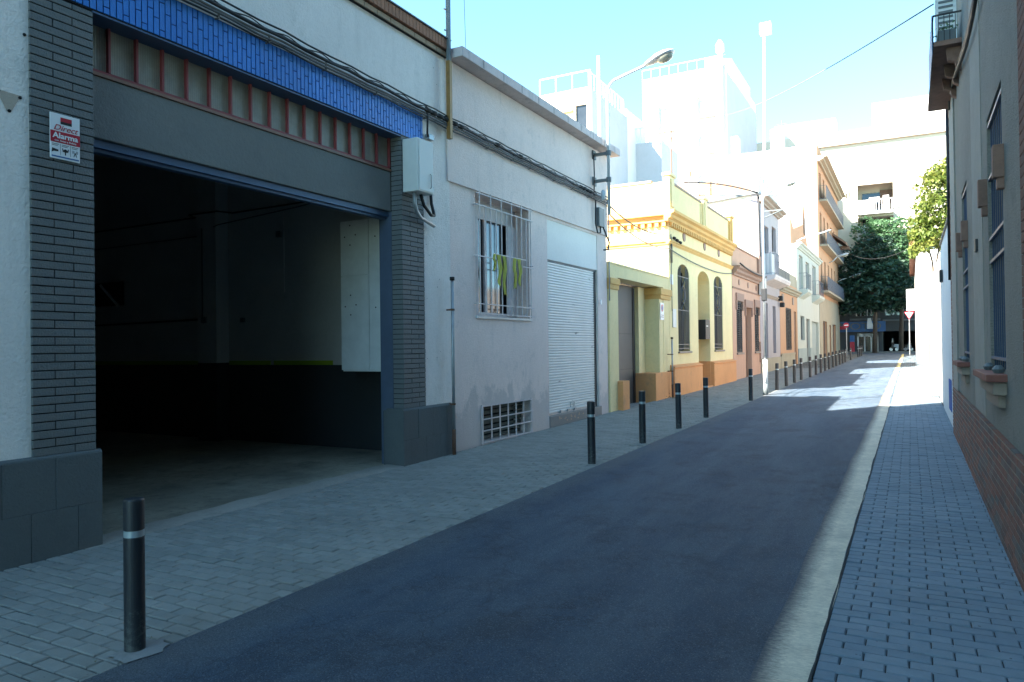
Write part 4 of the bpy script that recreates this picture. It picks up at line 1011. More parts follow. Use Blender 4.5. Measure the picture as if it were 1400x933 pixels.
# ================================================================ peach ground floor house
KH = thing('peach_house', 'low peach house with wide brown louvred shutter and stone dado', 'building', (-6, 43, 0))
body(KH, 39.45, 46.0, 4.85, -12, 'peach_render', [(41.4, 43.5, 1.25, 3.55), (44.5, 45.5, .1, 3.45)])
molding(KH, 39.45, 46.0, 4.3, .3, .3, 'stone_beige'); louvres(KH, 41.41, 43.49, 1.26, 3.54, 'louvre_dark', XF-.01)
b = MB(); b.box(-6.1, XF-.08, 44.51, 45.49, .11, 3.44); b.build('door', 'wood_brown', KH)
b = MB(); b.box(XF+.001, XF+.06, 39.45, 44.4, 0, 1.05); b.box(XF+.061, XF+.08, 39.45, 44.4, 1.0, 1.1); b.build('plinth', 'stone_beige', KH)
b = MB(); b.box(-6.15, XF, 39.46, 45.9, 4.852, 5.5); b.build('parapet', 'stone_beige', KH)
for y in (40.3, 44.1): b = MB(); b.box(XF+.001, XF+.05, y-.25, y+.25, 3.8, 4.2); b.build('relief_panel', 'stone_sill', KH)

# ================================================================ pale green house
EH = thing('pale_green_house', 'pale green two storey house with small railed balconies and white side wall', 'building', (-6, 52, 0))
holes = [(47.2, 48.9, 5.0, 7.0), (50.3, 52.2, 5.0, 6.9), (54.0, 56.0, 5.0, 7.0), (47.4, 49.3, 1.8, 3.3), (50.2, 52.0, .2, 3.2), (53.2, 57.3, .2, 3.1)]
body(EH, 46.05, 58.0, 7.55, -13, 'pale_green_render', holes, sidemat='bright_white')
molding(EH, 46.05, 58.0, 7.3, .3, .3, 'pale_green_render')
for h in holes[:3]: window(EH, h[0]+.01, h[1]-.01, h[2]+.01, h[3]-.01, mat='white_metal')
window(EH, 47.41, 49.29, 1.81, 3.29, mat='box_dark')
b = MB(); b.box(-6.1, -6.0, 50.21, 51.99, .2, 3.19); b.build('door', 'door_grey', EH)
b = MB(); b.box(-6.1, -6.02, 53.21, 57.29, .2, 3.09); b.build('garage_door', 'green_stone', EH)
for y0_, y1_ in ((46.9, 49.2), (53.4, 56.7)):
    b = MB(); b.prism([(XF, 4.35), (XF+.4, 4.6), (XF+.5, 4.7), (XF+.5, 4.85), (XF, 4.85)], 'Y', y0_, y1_); b.build('balcony_slab', 'pale_green_render', EH); railing(EH, XF, XF+.46, y0_+.05, y1_-.05, 4.85, 1.0, 'railing_grey', .2)
b = MB(); b.box(XF+.001, XF+.04, 46.05, 50.1, 0, 1.3); b.box(XF+.001, XF+.04, 52.1, 53.1, 0, 1.3); b.build('plinth', 'green_stone', EH)
# peach gable behind it, between green house and tall block
GH = thing('peach_gable', 'small pointed peach gable with a narrow dark window above the pale green roof', 'building', (-7, 57, 7.5))
b = MB(); b.prism([(48.5, 7.5), (57.95, 7.5), (57.95, 8.3), (56.2, 9.4), (55.4, 12.2), (54.6, 9.9), (50.0, 9.0), (48.5, 9.6)], 'X', -6.9, -6.5); b.build('wall', 'peach_render', GH)
b = MB(); b.prism([(55.0, 9.3), (55.8, 9.3), (55.8, 10.4), (55.4, 11.2), (55.0, 10.4)], 'X', -6.499, -6.47); b.build('window', 'louvre_brown', GH)

# ================================================================ tall block with balconies
TB = thing('tall_apartment_block', 'tall peach apartment block with rows of grey balconies and a bare white side wall', 'building', (-6, 67, 0))
ty0, ty1, tz = 58.05, 75.2, 16.3
holes = []
wy = [59.4, 62.0, 64.8, 67.6, 70.4, 73.0]
for z0_, z1_ in ((5.9, 8.0), (9.3, 11.5), (12.7, 14.5)):
    for y in wy: holes.append((y, y+1.1, z0_, z1_))
holes += [(60.2, 63.2, .2, 3.3), (65.2, 66.5, .2, 3.1), (68, 71, .2, 3.2)]
body(TB, ty0, ty1, tz, -12.6, 'peach_render', holes, sidemat='bright_white')
for h in holes[:18]: window(TB, h[0]+.01, h[1]-.01, h[2]+.01, h[3]-.01, mat='louvre_brown', mid=False)
window(TB, 60.21, 63.19, .21, 3.29, mat='box_dark'); window(TB, 68.01, 70.99, .21, 3.19, mat='box_dark'); window(TB, 65.21, 66.49, .21, 3.09, mat='wood_brown', name='door')
b = MB(); b.wall(XF+.02, XF-.02, ty0, ty1, -.1, 5.1, holes[18:]); b.build('ground_floor_cladding', 'stone_beige', TB)
for z in (5.55, 9.0, 12.35):
    if z > 12: rng = [(59.0, 74.8)]
    else: rng = [(59.0, 74.8)]
    for y0_, y1_ in rng:
        b = MB(); b.box(XF, XF+.55, y0_, y1_, z-.14, z); b.build('balcony_slab', 'stone_beige', TB)
        if z < 13: railing(TB, XF, XF+.52, y0_+.05, y1_-.05, z, 1.05, 'railing_grey', .3, solid='railing_grey')
molding(TB, ty0-.1, ty1+.1, 15.0, .4, .7, 'stone_beige')
b = MB(); b.box(-15, XF+.0, 57.9, 58.04, 15.45, 16.45)
b = MB(); b.box(-9.4, -8.5, 60, 61.2, 16.0, 18.4); b.build('chimney', 'bright_white', TB); b = MB(); b.box(-12.2, -11.7, 59, 60, 16, 18); b.build('chimney', 'bright_white', TB)
b = MB(); b.box(XF+.25, XF+1.2, 71.0, 71.6, 9.9, 10.2); b.prism([(XF, 11.2), (XF+1.1, 10.3), (XF+1.1, 10.1), (XF, 11.0)], 'Y', 69, 74.5); b.build('awning', 'wood_brown', TB)

# ================================================================ blocks behind
def sbox(label, name, x0, x1, y0, y1, z1, mat, sidem=None):
    t = thing(name, label, 'building', ((x0+x1)/2, (y0+y1)/2, 0))
    return t
BW = thing('white_apartment_block', 'tall overexposed white block behind the street with windows and a roof pipe', 'building', (-17, 66, 0))
x0, _ = xz(878, 105, 62); x1, _ = xz(992, 100, 62); y2, _ = yz(1034, 200, x1)
zt = xz(930, 100, 62)[1]
wins = []
for pa, pb in (((899, 146), (921, 178)), ((952, 134), (975, 158)), ((900, 190), (921, 216)), ((953, 184), (975, 208)), ((899, 240), (921, 262)), ((953, 236), (975, 258))):
    a = xz(pa[0], pa[1], 62); c = xz(pb[0], pb[1], 62); wins.append((min(a[0], c[0]), max(a[0], c[0]), min(a[1], c[1]), max(a[1], c[1])))
b = MB(); b.wally(62, 62.4, x0, x1, -.1, zt, wins); b.build('wall', 'bright_white', BW)
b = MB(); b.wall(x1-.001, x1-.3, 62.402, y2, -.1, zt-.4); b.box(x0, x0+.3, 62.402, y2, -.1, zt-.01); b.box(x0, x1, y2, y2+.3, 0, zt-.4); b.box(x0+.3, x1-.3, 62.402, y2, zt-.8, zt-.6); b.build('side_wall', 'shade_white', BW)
for w_ in wins:
    b = MB(); b.box(w_[0], w_[1], 62.36, 62.40, w_[2], w_[3]); ww = b.build('window', 'white_metal', BW)
    b = MB(); b.box(w_[0]+.15, (w_[0]+w_[1])/2-.05, 62.34, 62.359, w_[2]+.1, w_[3]-.25); b.build('pane', 'shade_white', ww)
    b = MB(); b.box(w_[0]-.15, w_[1]+.15, 61.8, 61.999, w_[2]-.12, w_[2]-.02); b.build('sill', 'stone_sill', ww)
b = MB(); za = xz(885, 95, 62)[1]
b.box(x0, x1, 62.0, 62.03, zt+.8, zt+.86); [b.box(x, x+.02, 62, 62.02, zt, zt+.8) for x in np.arange(x0, x1, .8)]; b.build('roof_railing', 'white_metal', BW)
xp, zp = xz(984, 55, 61.7); b = MB(); b.lathe((xp, 61.7, 0), [(.22, 12), (.22, zp-1), (.36, zp-1), (.36, zp-.4), (.1, zp)], 12); b.build('chimney_pipe', 'white_metal', BW, smooth=True)
pt = xz(1018, 88, 54); b = MB(); b.wall(x1-.002, x1-.4, 65.5, y2, zt-.4, zt+.5); b.prism([(x1-2.8, zt-.6), (x1-.41, zt-.6), (x1-.41, zt+2.1), (x1-2.8, zt+2.6)], 'Y', 66.5, y2-.5); b.build('stair_tower', 'bright_white', BW)
# floodlight mast
xm_, zm_ = xz(1043, 40, 58); t = thing('floodlight_mast', 'thin white mast with a square floodlight on top beside the white block', 'mast', (xm_, 58.5, 14))
b = MB(); b.tube([(xm_-.15, 58.5, 14), (xm_, 58.5, zm_)], .10, 8); b.build('pole', 'white_metal', t)
b = MB(); b.box(xm_-.3, xm_+.55, 58.2, 58.7, zm_-.3, zm_+.6); b.build('floodlight', 'white_metal', t, bevel=.05)
# low antennas
for px_, pb_, pt_, Y, lab in ((818, 215, 77, 30, 'white mast standing beside the large street lamp pole'), (1069, 200, 165, 62, 'small thin aerial on the roof of the tall block')):
    xx, z1_ = xz(px_, pt_, Y); xx2, z0_ = xz(px_+2, pb_, Y); b = MB(); b.tube([(xx2, Y, z0_-1), (xx, Y, z1_)], .07 if px_ < 1000 else .04, 6)
    if px_ > 1000: b.tube([(xx-.4, Y, z1_-.3), (xx+.4, Y, z1_-.3)], .03, 5); b.tube([(xx-.3, Y, z1_-.7), (xx+.3, Y, z1_-.7)], .03, 5)
    tag(b.build('roof_aerial', 'white_metal' if px_ < 1000 else 'box_dark'), lab, 'aerial')
xx, z1_ = xz(917, 155, 32); b = MB(); b.tube([(xx, 32, 6.5), (xx, 32, z1_)], .03, 6); b.box(xx-.02, xx+.5, 31.98, 32.02, z1_-.25, z1_-.22)
tag(b.build('roof_aerial', 'wood_brown'), 'tall thin brown aerial rising behind the yellow parapet', 'aerial')
p = PX(637, 62, -6.3); q = PX(632, 0, -6.3)
b = MB(); b.lathe((-6.3, p[1], 5.9), [(.05, 0), (.03, .25), (.012, .5)], 8); b.tube([(-6.3, p[1], 6.3), (-6.3, p[1]-.05, 7.6)], .004, 5); tag(b.build('whip_aerial', 'cable_black'), 'thin whip aerial on a black cone above the coping', 'aerial')
# stepped white block on the left
SW = thing('stepped_white_block', 'white terraced block with stepped roof terraces left of the lamp', 'building', (-20, 45, 0))
a0 = xz(738, 132, 40); a1 = xz(807, 118, 40)
hb = MB(); zr = a1[1]
yv1, zv1 = yz(832, 150, a1[0])
hb.wally(40, 40.3, a0[0]-3, a1[0], -.1, zr, [(a1[0]-.95, a1[0]-.25, zr-3.2, zr-1.0)]); hb.build('wall', 'cream_render', SW)
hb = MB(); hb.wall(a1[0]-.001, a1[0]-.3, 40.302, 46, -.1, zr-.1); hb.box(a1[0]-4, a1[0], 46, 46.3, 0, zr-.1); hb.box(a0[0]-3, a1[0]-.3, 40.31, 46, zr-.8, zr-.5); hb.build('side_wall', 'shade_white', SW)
hb = MB(); hb.box(a0[0]+.8, a1[0]-1.1, 39.8, 39.99, zr-1.35, zr-1.25); hb.build('awning', 'ochre_trim', SW)
hb = MB(); hb.box(a1[0]-.95, a1[0]-.25, 40.12, 40.16, zr-3.2, zr-1.0); hb.build('window', 'window_glass', SW)
hb = MB()
for x in np.linspace(a0[0], a1[0]-.1, 4): hb.box(x-.03, x+.03, 40.02, 40.08, zr, zr+.95)
hb.box(a0[0], a1[0], 40.02, 40.08, zr+.95, zr+1.01)
for y in np.linspace(40.3, 45.9, 12): hb.box(a1[0]-.1, a1[0]-.05, y-.02, y+.02, zr, zr+.9)
hb.box(a1[0]-.1, a1[0]-.05, 40.3, 45.9, zr+.9, zr+.95)
hb.build('roof_railing', 'white_metal', SW)
hb = MB(); c0 = xz(845, 156, 47); c1 = xz(862, 156, 47); c2 = xz(878, 190, 47)
hb.box(c0[0]-2.5, c1[0], 46.31, 50, -.1, c0[1]); hb.build('annex', 'bright_white', SW)
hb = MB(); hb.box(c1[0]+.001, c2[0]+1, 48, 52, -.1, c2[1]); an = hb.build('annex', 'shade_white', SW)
d0 = xz(848, 224, 46.3); d1 = xz(854, 238, 46.3)
hb = MB(); q0 = PY(849, 224, 47.99); q1 = PY(856, 240, 47.99); hb.box(q0[0], q1[0], 47.9, 47.99, q1[2], q0[2]); hb.build('window', 'dark_glass', an)
hb = MB(); [hb.box(c1[0]+.05+.3*k, c1[0]+.09+.3*k, 48, 48.04, c2[1], c2[1]+1.) for k in range(8)]; hb.box(c1[0], c2[0]+1, 48, 48.04, c2[1]+1, c2[1]+1.06); hb.build('terrace_railing', 'white_metal', an)
# shed with tiled roof in the yard behind the gate, and courtyard buildings filling in the far left
SH_ = thing('yard_shed', 'low cream shed with a sloping tiled roof behind the yellow house', 'building', (-13, 30, 0))
e0 = xz(836, 242, 26); e1 = xz(905, 252, 26)
b = MB(); b.box(e0[0]-4, -13.3, 26, 30, -.1, e0[1]-.3); b.build('wall', 'cream_render', SH_)
b = MB(); b.prism([(e0[0]-4, e0[1]+.2), (-10, e1[1]-.3), (-10, e1[1]-.15), (e0[0]-4, e0[1]+.38)], 'Y', 25.7, 30.5); b.build('roof', 'roof_tile', SH_)
MBk = thing('pale_block', 'long bright white block filling the view between yellow parapet and grey house', 'building', (-14, 47, 0))
f0 = xz(1000, 196, 56)
b = MB(); b.box(-22, -14, 36, 46, -.1, 9.0); b.build('wall', 'bright_white', MBk)
b = MB(); b.box(-14, -12.6, 40, 52, -.1, 10.5); b.build('stair_block', 'cream_render', MBk)
b = MB(); b.box(-13.0, -9.4, 34.6, 35, 7.3, 9.3); b.box(-9.39, -9.1, 34.6, 35, 7, 9.9); b.build('terrace_wall', 'peach_render', MBk)

# unseen city blocks, added and sized to throw the street into shade
CB = thing('corner_shade_block', 'unseen block added above the warehouse roof to shade the road', 'building', (-8, 0, 0))
b = MB(); b.box(-9.1, -6.6, -.5, 6.2, 5.62, 12.45); b.build('wall', 'cream_render', CB); b = MB(); b.box(-9.2, -6.5, -.6, 6.25, 12.452, 12.5); b.build('roof', 'roof_tile', CB)
for y in (1, 3, 5): b = MB(); b.box(-6.59, -6.57, y-.5, y+.5, 8.2, 10); b.build('window', 'window_glass', CB)
CT = thing('high_rise_shade_block', 'unseen tall block added behind the camera on the left to shade street and right wall', 'building', (-9, -20, 0))
b = MB(); b.box(-14, -9.5, -30, -1.2, 5.62, 29); b.build('wall', 'cream_render', CT); b = MB(); b.box(-14, -9.5, -30, -6.3, 0, 5.61); b.build('ground_floor', 'stone_beige', CT)
for y in (-28, -22, -16, -10, -4):
    for z in (8, 11, 14, 17, 20, 23, 26): b = MB(); b.box(-9.49, -9.47, y-.6, y+.6, z, z+1.5); b.build('window', 'window_glass', CT)

# ================================================================ end of the street
EB = thing('end_apartment_building', 'white apartment building closing the street with recessed balconies and dark shops below', 'building', (-1, 80, 0))
YE = 78.2
def E(px, py): return xz(px, py, YE)
lg1 = (*[E(1172, 260)[0], E(1221, 260)[0]], E(1190, 291)[1], E(1190, 252)[1]); lg2 = (lg1[0], lg1[1], E(1190, 326)[1], E(1190, 297)[1])
lg3 = (lg1[0], lg1[1], lg2[2]-3.3, lg2[3]-3.3)
pz1 = E(1220, 453)[1]; px0, px1_ = E(1207, 460)[0], E(1256, 460)[0]
shop = (E(1172, 460)[0], E(1201, 460)[0], .75, E(1180, 456)[1])
w1 = (E(1170, 425)[0], E(1183, 425)[0], E(1170, 434)[1], E(1170, 418)[1]); w2 = (E(1185, 425)[0], E(1197, 425)[0], w1[2], w1[3]); w3 = (E(1210, 425)[0], E(1232, 425)[0], E(1220, 434)[1], E(1220, 418)[1])
w4 = (E(1234, 425)[0], E(1246, 425)[0], w3[2], w3[3])
smalls = [(E(1156+9*k, 268)[0], E(1158+9*k, 268)[0], E(1160, 272)[1], E(1160, 264)[1]) for k in (0, )]+[(E(1161, 268)[0], E(1163, 268)[0], E(1160, 272)[1], E(1160, 264)[1])]
b = MB(); b.wally(YE, YE+.35, -30, 14, .3, 22.3, [lg1, lg2, lg3, (px0, px1_, .3, pz1), shop, w1, w2, w3, w4]+smalls)
b.build('wall', 'cream_render', EB)
b = MB(); b.box(-30, 14, YE+2.6, YE+3, 4, 22.2); b.box(-30, 14, YE+.36, YE+2.59, 22.0, 22.2); b.build('inner_wall', 'cream_render', EB)
b = MB(); b.box(-3, 6, YE+1.5, YE+4, 22.3, 25.0); b.box(-12, -6.2, YE+1, YE+3, 22.3, 24); b.build('penthouse', 'bright_white', EB)
b = MB(); b.box(-30, 14, YE-.35, YE-.001, 20.9, 21.1); b.build('cornice', 'stone_sill', EB)
for lg in (lg1, lg2, lg3):
    b = MB(); b.box(lg[0], lg[1], YE-.9, YE+2.59, lg[2]-.25, lg[2]); b.build('balcony_slab', 'bright_white', EB)
    b = MB(); b.box(lg[0], lg[0]+.08, YE-.85, YE, lg[2], lg[2]+1.1); b.box(lg[0]+.08, (lg[0]+lg[1])/2, YE-.88, YE-.8, lg[2], lg[2]+1.1); [b.box(x, x+.05, YE-.86, YE-.82, lg[2], lg[2]+1.05) for x in np.arange((lg[0]+lg[1])/2+.1, lg[1], .22)]
    b.box((lg[0]+lg[1])/2, lg[1], YE-.88, YE-.8, lg[2]+1.05, lg[2]+1.12); b.build('balcony_rail', 'bright_white', EB)
    b = MB(); b.box(lg[0]+.3, lg[0]+2.0, YE+2.52, YE+2.58, lg[2], lg[2]+2.3); b.build('balcony_door', 'dark_glass', EB)
    b = MB(); b.box(lg[1]-1.2, lg[1]-.1, YE+2.4, YE+2.5, lg[2]+1.2, lg[2]+2.5); b.build('awning', 'wood_brown', EB)
b = MB(); b.box(lg1[0]+1.0, lg1[0]+1.9, YE+.3, YE+.9, lg1[2]+1.1, lg1[2]+1.5); b.box(lg1[0]+2.2, lg1[0]+2.7, YE+.3, YE+.8, lg1[2]+.2, lg1[2]+1.6); b.build('laundry_rack', 'bright_white', EB)
for w_ in (w1, w2, w3, w4):
    b = MB(); b.box(w_[0], w_[0]+.1, YE+.1, YE+.15, w_[2], w_[3]); b.box(w_[1]-.1, w_[1], YE+.1, YE+.15, w_[2], w_[3]); b.box((w_[0]+w_[1])/2-.05, (w_[0]+w_[1])/2+.05, YE+.1, YE+.15, w_[2], w_[3]); ww = b.build('window', 'white_metal', EB)
    b = MB(); b.box(w_[0], w_[1], YE+.16, YE+.2, w_[2], w_[3]); b.build('pane', 'dark_glass', ww)
b = MB(); b.box(w1[0]-.5, w2[1]+.4, YE-.7, YE-.002, w1[2]-.35, w1[2]-.15); b.box(w3[0]-.2, w4[1]+.3, YE-.5, YE-.002, w3[2]-.35, w3[2]-.2); b.build('window_ledge', 'box_dark', EB)
b = MB(); b.box(-5.9, px1_+1, YE-.25, YE-.005, pz1+.02, pz1+1.5); b.build('dark_fascia', 'end_block_shade', EB)
b = MB(); b.wally(YE-.06, YE-.004, -14, 4, .3, E(1200, 396)[1], [(px0, px1_, .3, pz1), shop, w1, w2, w3, w4]); b.build('lower_floor_shade', 'end_block_shade', EB)  # thin skin, its dark colour carries the shade over the lower floors
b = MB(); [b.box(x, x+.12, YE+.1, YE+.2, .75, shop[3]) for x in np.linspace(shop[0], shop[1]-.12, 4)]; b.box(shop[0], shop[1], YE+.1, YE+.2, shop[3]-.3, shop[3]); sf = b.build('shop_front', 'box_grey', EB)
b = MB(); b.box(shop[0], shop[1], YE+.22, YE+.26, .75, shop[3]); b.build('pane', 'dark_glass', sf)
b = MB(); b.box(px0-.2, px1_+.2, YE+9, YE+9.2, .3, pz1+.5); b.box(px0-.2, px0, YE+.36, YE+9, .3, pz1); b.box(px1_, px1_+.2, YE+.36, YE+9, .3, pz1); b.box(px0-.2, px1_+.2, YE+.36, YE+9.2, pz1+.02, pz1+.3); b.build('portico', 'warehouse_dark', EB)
ox, oz = E(1176, 447)
SGN = thing('shop_sign', 'dark blue shop sign with pale letters MOTO under the trees', 'sign', (ox, YE-.3, oz-.4))
b = MB(); b.box(ox-1.9, ox+2.2, YE-.42, YE-.26, oz-.5, oz+.5); b.build('board', 'sign_blue', SGN)
text('MOTO', .95, 'box_dark', SGN, (ox, YE-.43, oz), ROT_F, sx=1.3)
xs1, zs1 = E(1192, 443); t = MB(); t.box(xs1-.35, xs1+.35, YE-1.6, YE-.5, zs1-.5, zs1-.1); t.prism([(xs1-.35, zs1-.1), (xs1+.1, zs1-.1), (xs1-.05, zs1+.5), (xs1-.3, zs1+.5)], 'Y', YE-1.5, YE-.6); tag(t.build('projecting_sign', 'sign_white'), 'small pale projecting sign beside the shop letters', 'sign')
t = thing('parking_meter', 'blue and red ticket post before the dark shop', 'ticket post', (*PY(1165, 478, 76.5)[:2], .7))
xx, z1_ = xz(1165, 459, 76.5); b = MB(); b.box(xx-.2, xx+.2, 76.4, 76.6, 1.7, z1_); b.build('screen_panel', 'sign_blue', t); b = MB(); b.box(xx-.2, xx+.2, 76.42, 76.58, .7, 1.7); b.build('red_base', 'sign_red', t)
b = MB(); b.box(xx-3, xx-.5, 76.9, 77, 2.9, 3.2); tag(b.build('shop_awning_edge', 'sign_red'), 'thin dull red awning edge at the left shop', 'awning')

# motor scooters under the portico
def scooter(x, y, label, flip=1, white=True):
    t = thing('motor_scooter', label, 'scooter', (x, y, .66), 'scooters parked under the portico')
    f = flip
    for dx in (-.62, .62):
        b = MB(); pts = [(x+dx*f+.21*math.cos(a), y, .66+.26+.21*math.sin(a)) for a in np.linspace(0, 2*PI, 17)]; b.tube(pts, .055, 6); w = b.build('wheel', 'rubber', t, smooth=True)
        b = MB(); b.lathe((x+dx*f, y-.03, .92), [(.15, 0), (.15, .06)], 12, 'Y'); b.build('rim', 'steel', w)
    b = MB(); b.prism([(x-.9*f, 1.2), (x-.8*f, 1.42), (x-.2*f, 1.38), (x-.1*f, 1.08), (x+.25*f, .98), (x+.38*f, 1.6), (x+.48*f, 1.62), (x+.66*f, 1.15), (x+.5*f, .95), (x+.2*f, .86), (x-.3*f, .86), (x-.5*f, 1.0)], 'Y', y-.15, y+.15); b.build('body', 'scooter_white' if white else 'scooter_dark', t, bevel=.04)
    b = MB(); b.prism([(x-.85*f, 1.43), (x-.8*f, 1.52), (x-.3*f, 1.5), (x-.18*f, 1.40)], 'Y', y-.13, y+.13); b.build('saddle', 'rubber', t, bevel=.03)
    b = MB(); b.tube([(x+.32*f, y-.32, 1.72), (x+.42*f, y, 1.68), (x+.32*f, y+.32, 1.72)], .022, 6); b.build('handlebar', 'scooter_dark', t)
    b = MB(); b.tube([(x+.46*f, y, 1.6), (x+.62*f, y, .95)], .04, 6); b.build('fork', 'scooter_dark', t)
    b = MB(); b.lathe((x+.55*f, y, 1.45), [(.02, -.03), (.09, 0), (.07, .06)], 12, 'X'); b.build('headlight', 'lamp_lens', t, smooth=True)
    b = MB(); b.prism([(x+.40*f, 1.6), (x+.56*f, 1.58), (x+.50*f, 1.98), (x+.44*f, 1.98)], 'Y', y-.16, y+.16); b.build('windscreen', 'scooter_white', t)
xx, _ = xz(1236, 475, 79.5); scooter(xx, 79.4, 'pale scooter with windscreen parked in the dark portico'); xx, _ = xz(1228, 475, 80.2); scooter(xx, 80.6, 'dark scooter parked behind the pale one in the portico', -1, False)

# road signs at the end
def round_sign(px, py, Y, r, label, kind):
    x, z = xz(px, py, Y); t = thing('road_sign', label, 'road sign', (x, Y, gz(Y)))
    b = MB(); b.tube([(x, Y+.03, gz(Y)), (x, Y+.03, z+r)], .035, 8); b.build('post', 'galvanised', t)
    b = MB(); b.lathe((x, Y, z), [(r, 0), (r, -.02)], 24, 'Y'); b.build('disc', 'sign_red', t)
    b = MB(); b.box(x-r*.7, x+r*.7, Y-.03, Y-.021, z-r*.17, z+r*.17); b.build('white_bar', 'sign_white', t)
    b = MB(); b.box(x-r*.5, x+r*.5, Y-.03, Y-.021, z+r*1.15, z+r*1.5)
    return t
round_sign(1157, 445, 62, .20, 'red no entry disc on a thin post past the bollards', 0)
x_, z_ = xz(1243, 432, 66); t = thing('yield_sign', 'pale red edged triangular give way sign seen against the portico', 'road sign', (x_, 66, gz(66)))
b = MB(); b.tube([(x_, 66.05, gz(66)), (x_, 66.05, z_+.5)], .035, 8); b.build('post', 'galvanised', t)
b = MB(); b.prism([(x_-.36, z_+.32), (x_+.36, z_+.32), (x_, z_-.30)], 'Y', 65.98, 66.0); b.build('red_triangle', 'sign_red', t)
b = MB(); b.prism([(x_-.27, z_+.27), (x_+.27, z_+.27), (x_, z_-.19)], 'Y', 65.965, 65.979); b.build('white_centre', 'sign_white', t)

# ================================================================ bollards
BL = thing('bollard', 'nearest black bollard on a concrete patch before the garage', 'bollard', (-3.62, 2.44, gz(2.44)), 'street bollards along the left kerb')
bx, by, bz = -3.62, 2.44, gz(2.44)
MB().lathe((bx, by, bz-.05), [(.052, 0), (.0515, .652), (.0495, .656), (.048, .657), (.048, .70)], 28).build('post', 'bollard_paint', BL, smooth=False)
MB().lathe((bx, by, bz+.607), [(.0495, 0), (.0495, .034)], 28).build('reflective_band', 'reflective_band', BL)
MB().lathe((bx, by, bz+.642), [(.048, 0), (.0515, .002), (.0515, .155), (.048, .163), (.03, .166)], 28).build('cap', 'bollard_paint', BL)
ysb = [8.83, 10.88, 12.89, 14.87, 19.18, 23.28, 25.23, 27.1, 28.89, 30.85, 32.85, 34.77, 36.63, 38.51, 40.6, 42.4, 44.6, 46.5, 48.4, 53.0]
ordn = ['second', 'third', 'fourth', 'fifth', 'sixth', 'seventh', 'eighth', 'ninth', 'tenth', 'eleventh', 'twelfth', 'thirteenth', 'fourteenth', 'fifteenth', 'sixteenth', 'seventeenth', 'eighteenth', 'nineteenth', 'twentieth', 'farthest']
desc = {8.83: 'black bollard in front of the roller shutter', 10.88: 'black bollard in front of the grey gate door', 12.89: 'black bollard just right of the orange pillar base', 14.87: 'black bollard in front of the orange plinth by the mailbox doorway',
        19.18: 'black bollard standing left of the white based lamp post', 23.28: 'grey worn bollard, first to the right of the white based lamp post', 53.0: 'farthest bollard of the left row near the no entry sign'}
for i, y in enumerate(ysb):
    x = -3.655+(.17 if y > 30 else .08 if y > 18 else 0)
    lab = desc.get(y, 'slim dark bollard, %s of the row counted from the camera' % ordn[i])
    r_ = dup(BL, (x, y, gz(y)), lab)
    r_.rotation_euler = (random.uniform(-.014, .014), random.uniform(-.014, .014), random.uniform(0, 6))
    if y > 22:
        for c_ in r_.children:
            c_.data = c_.data.copy() if c_.name.startswith(('post', 'cap')) else c_.data
            if c_.name.startswith(('post', 'cap')): c_.data.materials[0] = MATS['bollard_grey']
b = MB(); pl = []
for k in range(26):
    a = 2*PI*k/26; r = .78+.45*mnoise.noise(Vector((math.cos(a)*2, math.sin(a)*2, 4)))
    pl.append((bx+.02+.155*r*math.cos(a), by+.02+.19*r*math.sin(a)))
b.add([(p_[0], p_[1], gz(p_[1])+.006) for p_ in pl]+[(bx+(p_[0]-bx)*.7, by+(p_[1]-by)*.7, gz(by)+.014) for p_ in pl]+[(bx, by, gz(by)+.015)],
      [(i, (i+1) % 26, 26+(i+1) % 26, 26+i) for i in range(26)]+[(26+i, 26+(i+1) % 26, 52) for i in range(26)])
tag(b.build('concrete_patch', 'concrete', smooth=True), 'pale rough ring of concrete round the nearest bollard', 'concrete patch')
for k, Y in enumerate((60.0, 61.6, 63.2)):
    x_ = xz(1173+2.5*k, 480, Y)[0]; dup(BL, (x_, Y, gz(Y)), ['left', 'middle', 'right'][k]+' one of three bollards clustered near the ticket post')
# post with white base and cables
t = thing('lamp_post', 'slim street lamp post with white painted base at the kerb', 'street lamp', (-3.56, 21.25, gz(21.25)), 'street lamps')
px_, py_ = -3.56, 21.25
MB().tube([(px_, py_, gz(py_)+.98), (px_, py_, 6.2)], [.042, .030], 12).build('pole', 'galvanised', t, smooth=True)
MB().tube([(px_, py_, gz(py_)+.30), (px_, py_, gz(py_)+.98)], .064, 14).build('white_sleeve', 'sign_white', t, smooth=True)
MB().tube([(px_, py_, gz(py_)-.02), (px_, py_, gz(py_)+.31)], .066, 14).build('foot', 'box_dark', t, smooth=True)
b = MB(); b.box(px_-.07, px_+.07, py_-.07, py_+.07, 2.80, 3.15); b.build('junction_box', 'black_iron', t, bevel=.02)
z6 = PY(1041, 265, py_)[2]
MB().tube([(px_, py_, 6.15), (px_+.05, py_, z6), (px_+.5, py_, z6+.14)], .022, 8).build('arm', 'lamp_grey', t, smooth=True)
lamp_head(t, (px_+.48, py_, z6+.13), (1, 0, .22), .42, .16)
b = MB(); b.box(px_, px_+.66, py_-.015, py_+.015, 5.72, 5.75); b.box(px_, px_+.62, py_-.015, py_+.015, 5.28, 5.31); b.tube([(px_, py_, 5.1), (px_+.55, py_, 5.3)], .015, 5)
b.build('cable_bracket', 'box_dark', t)
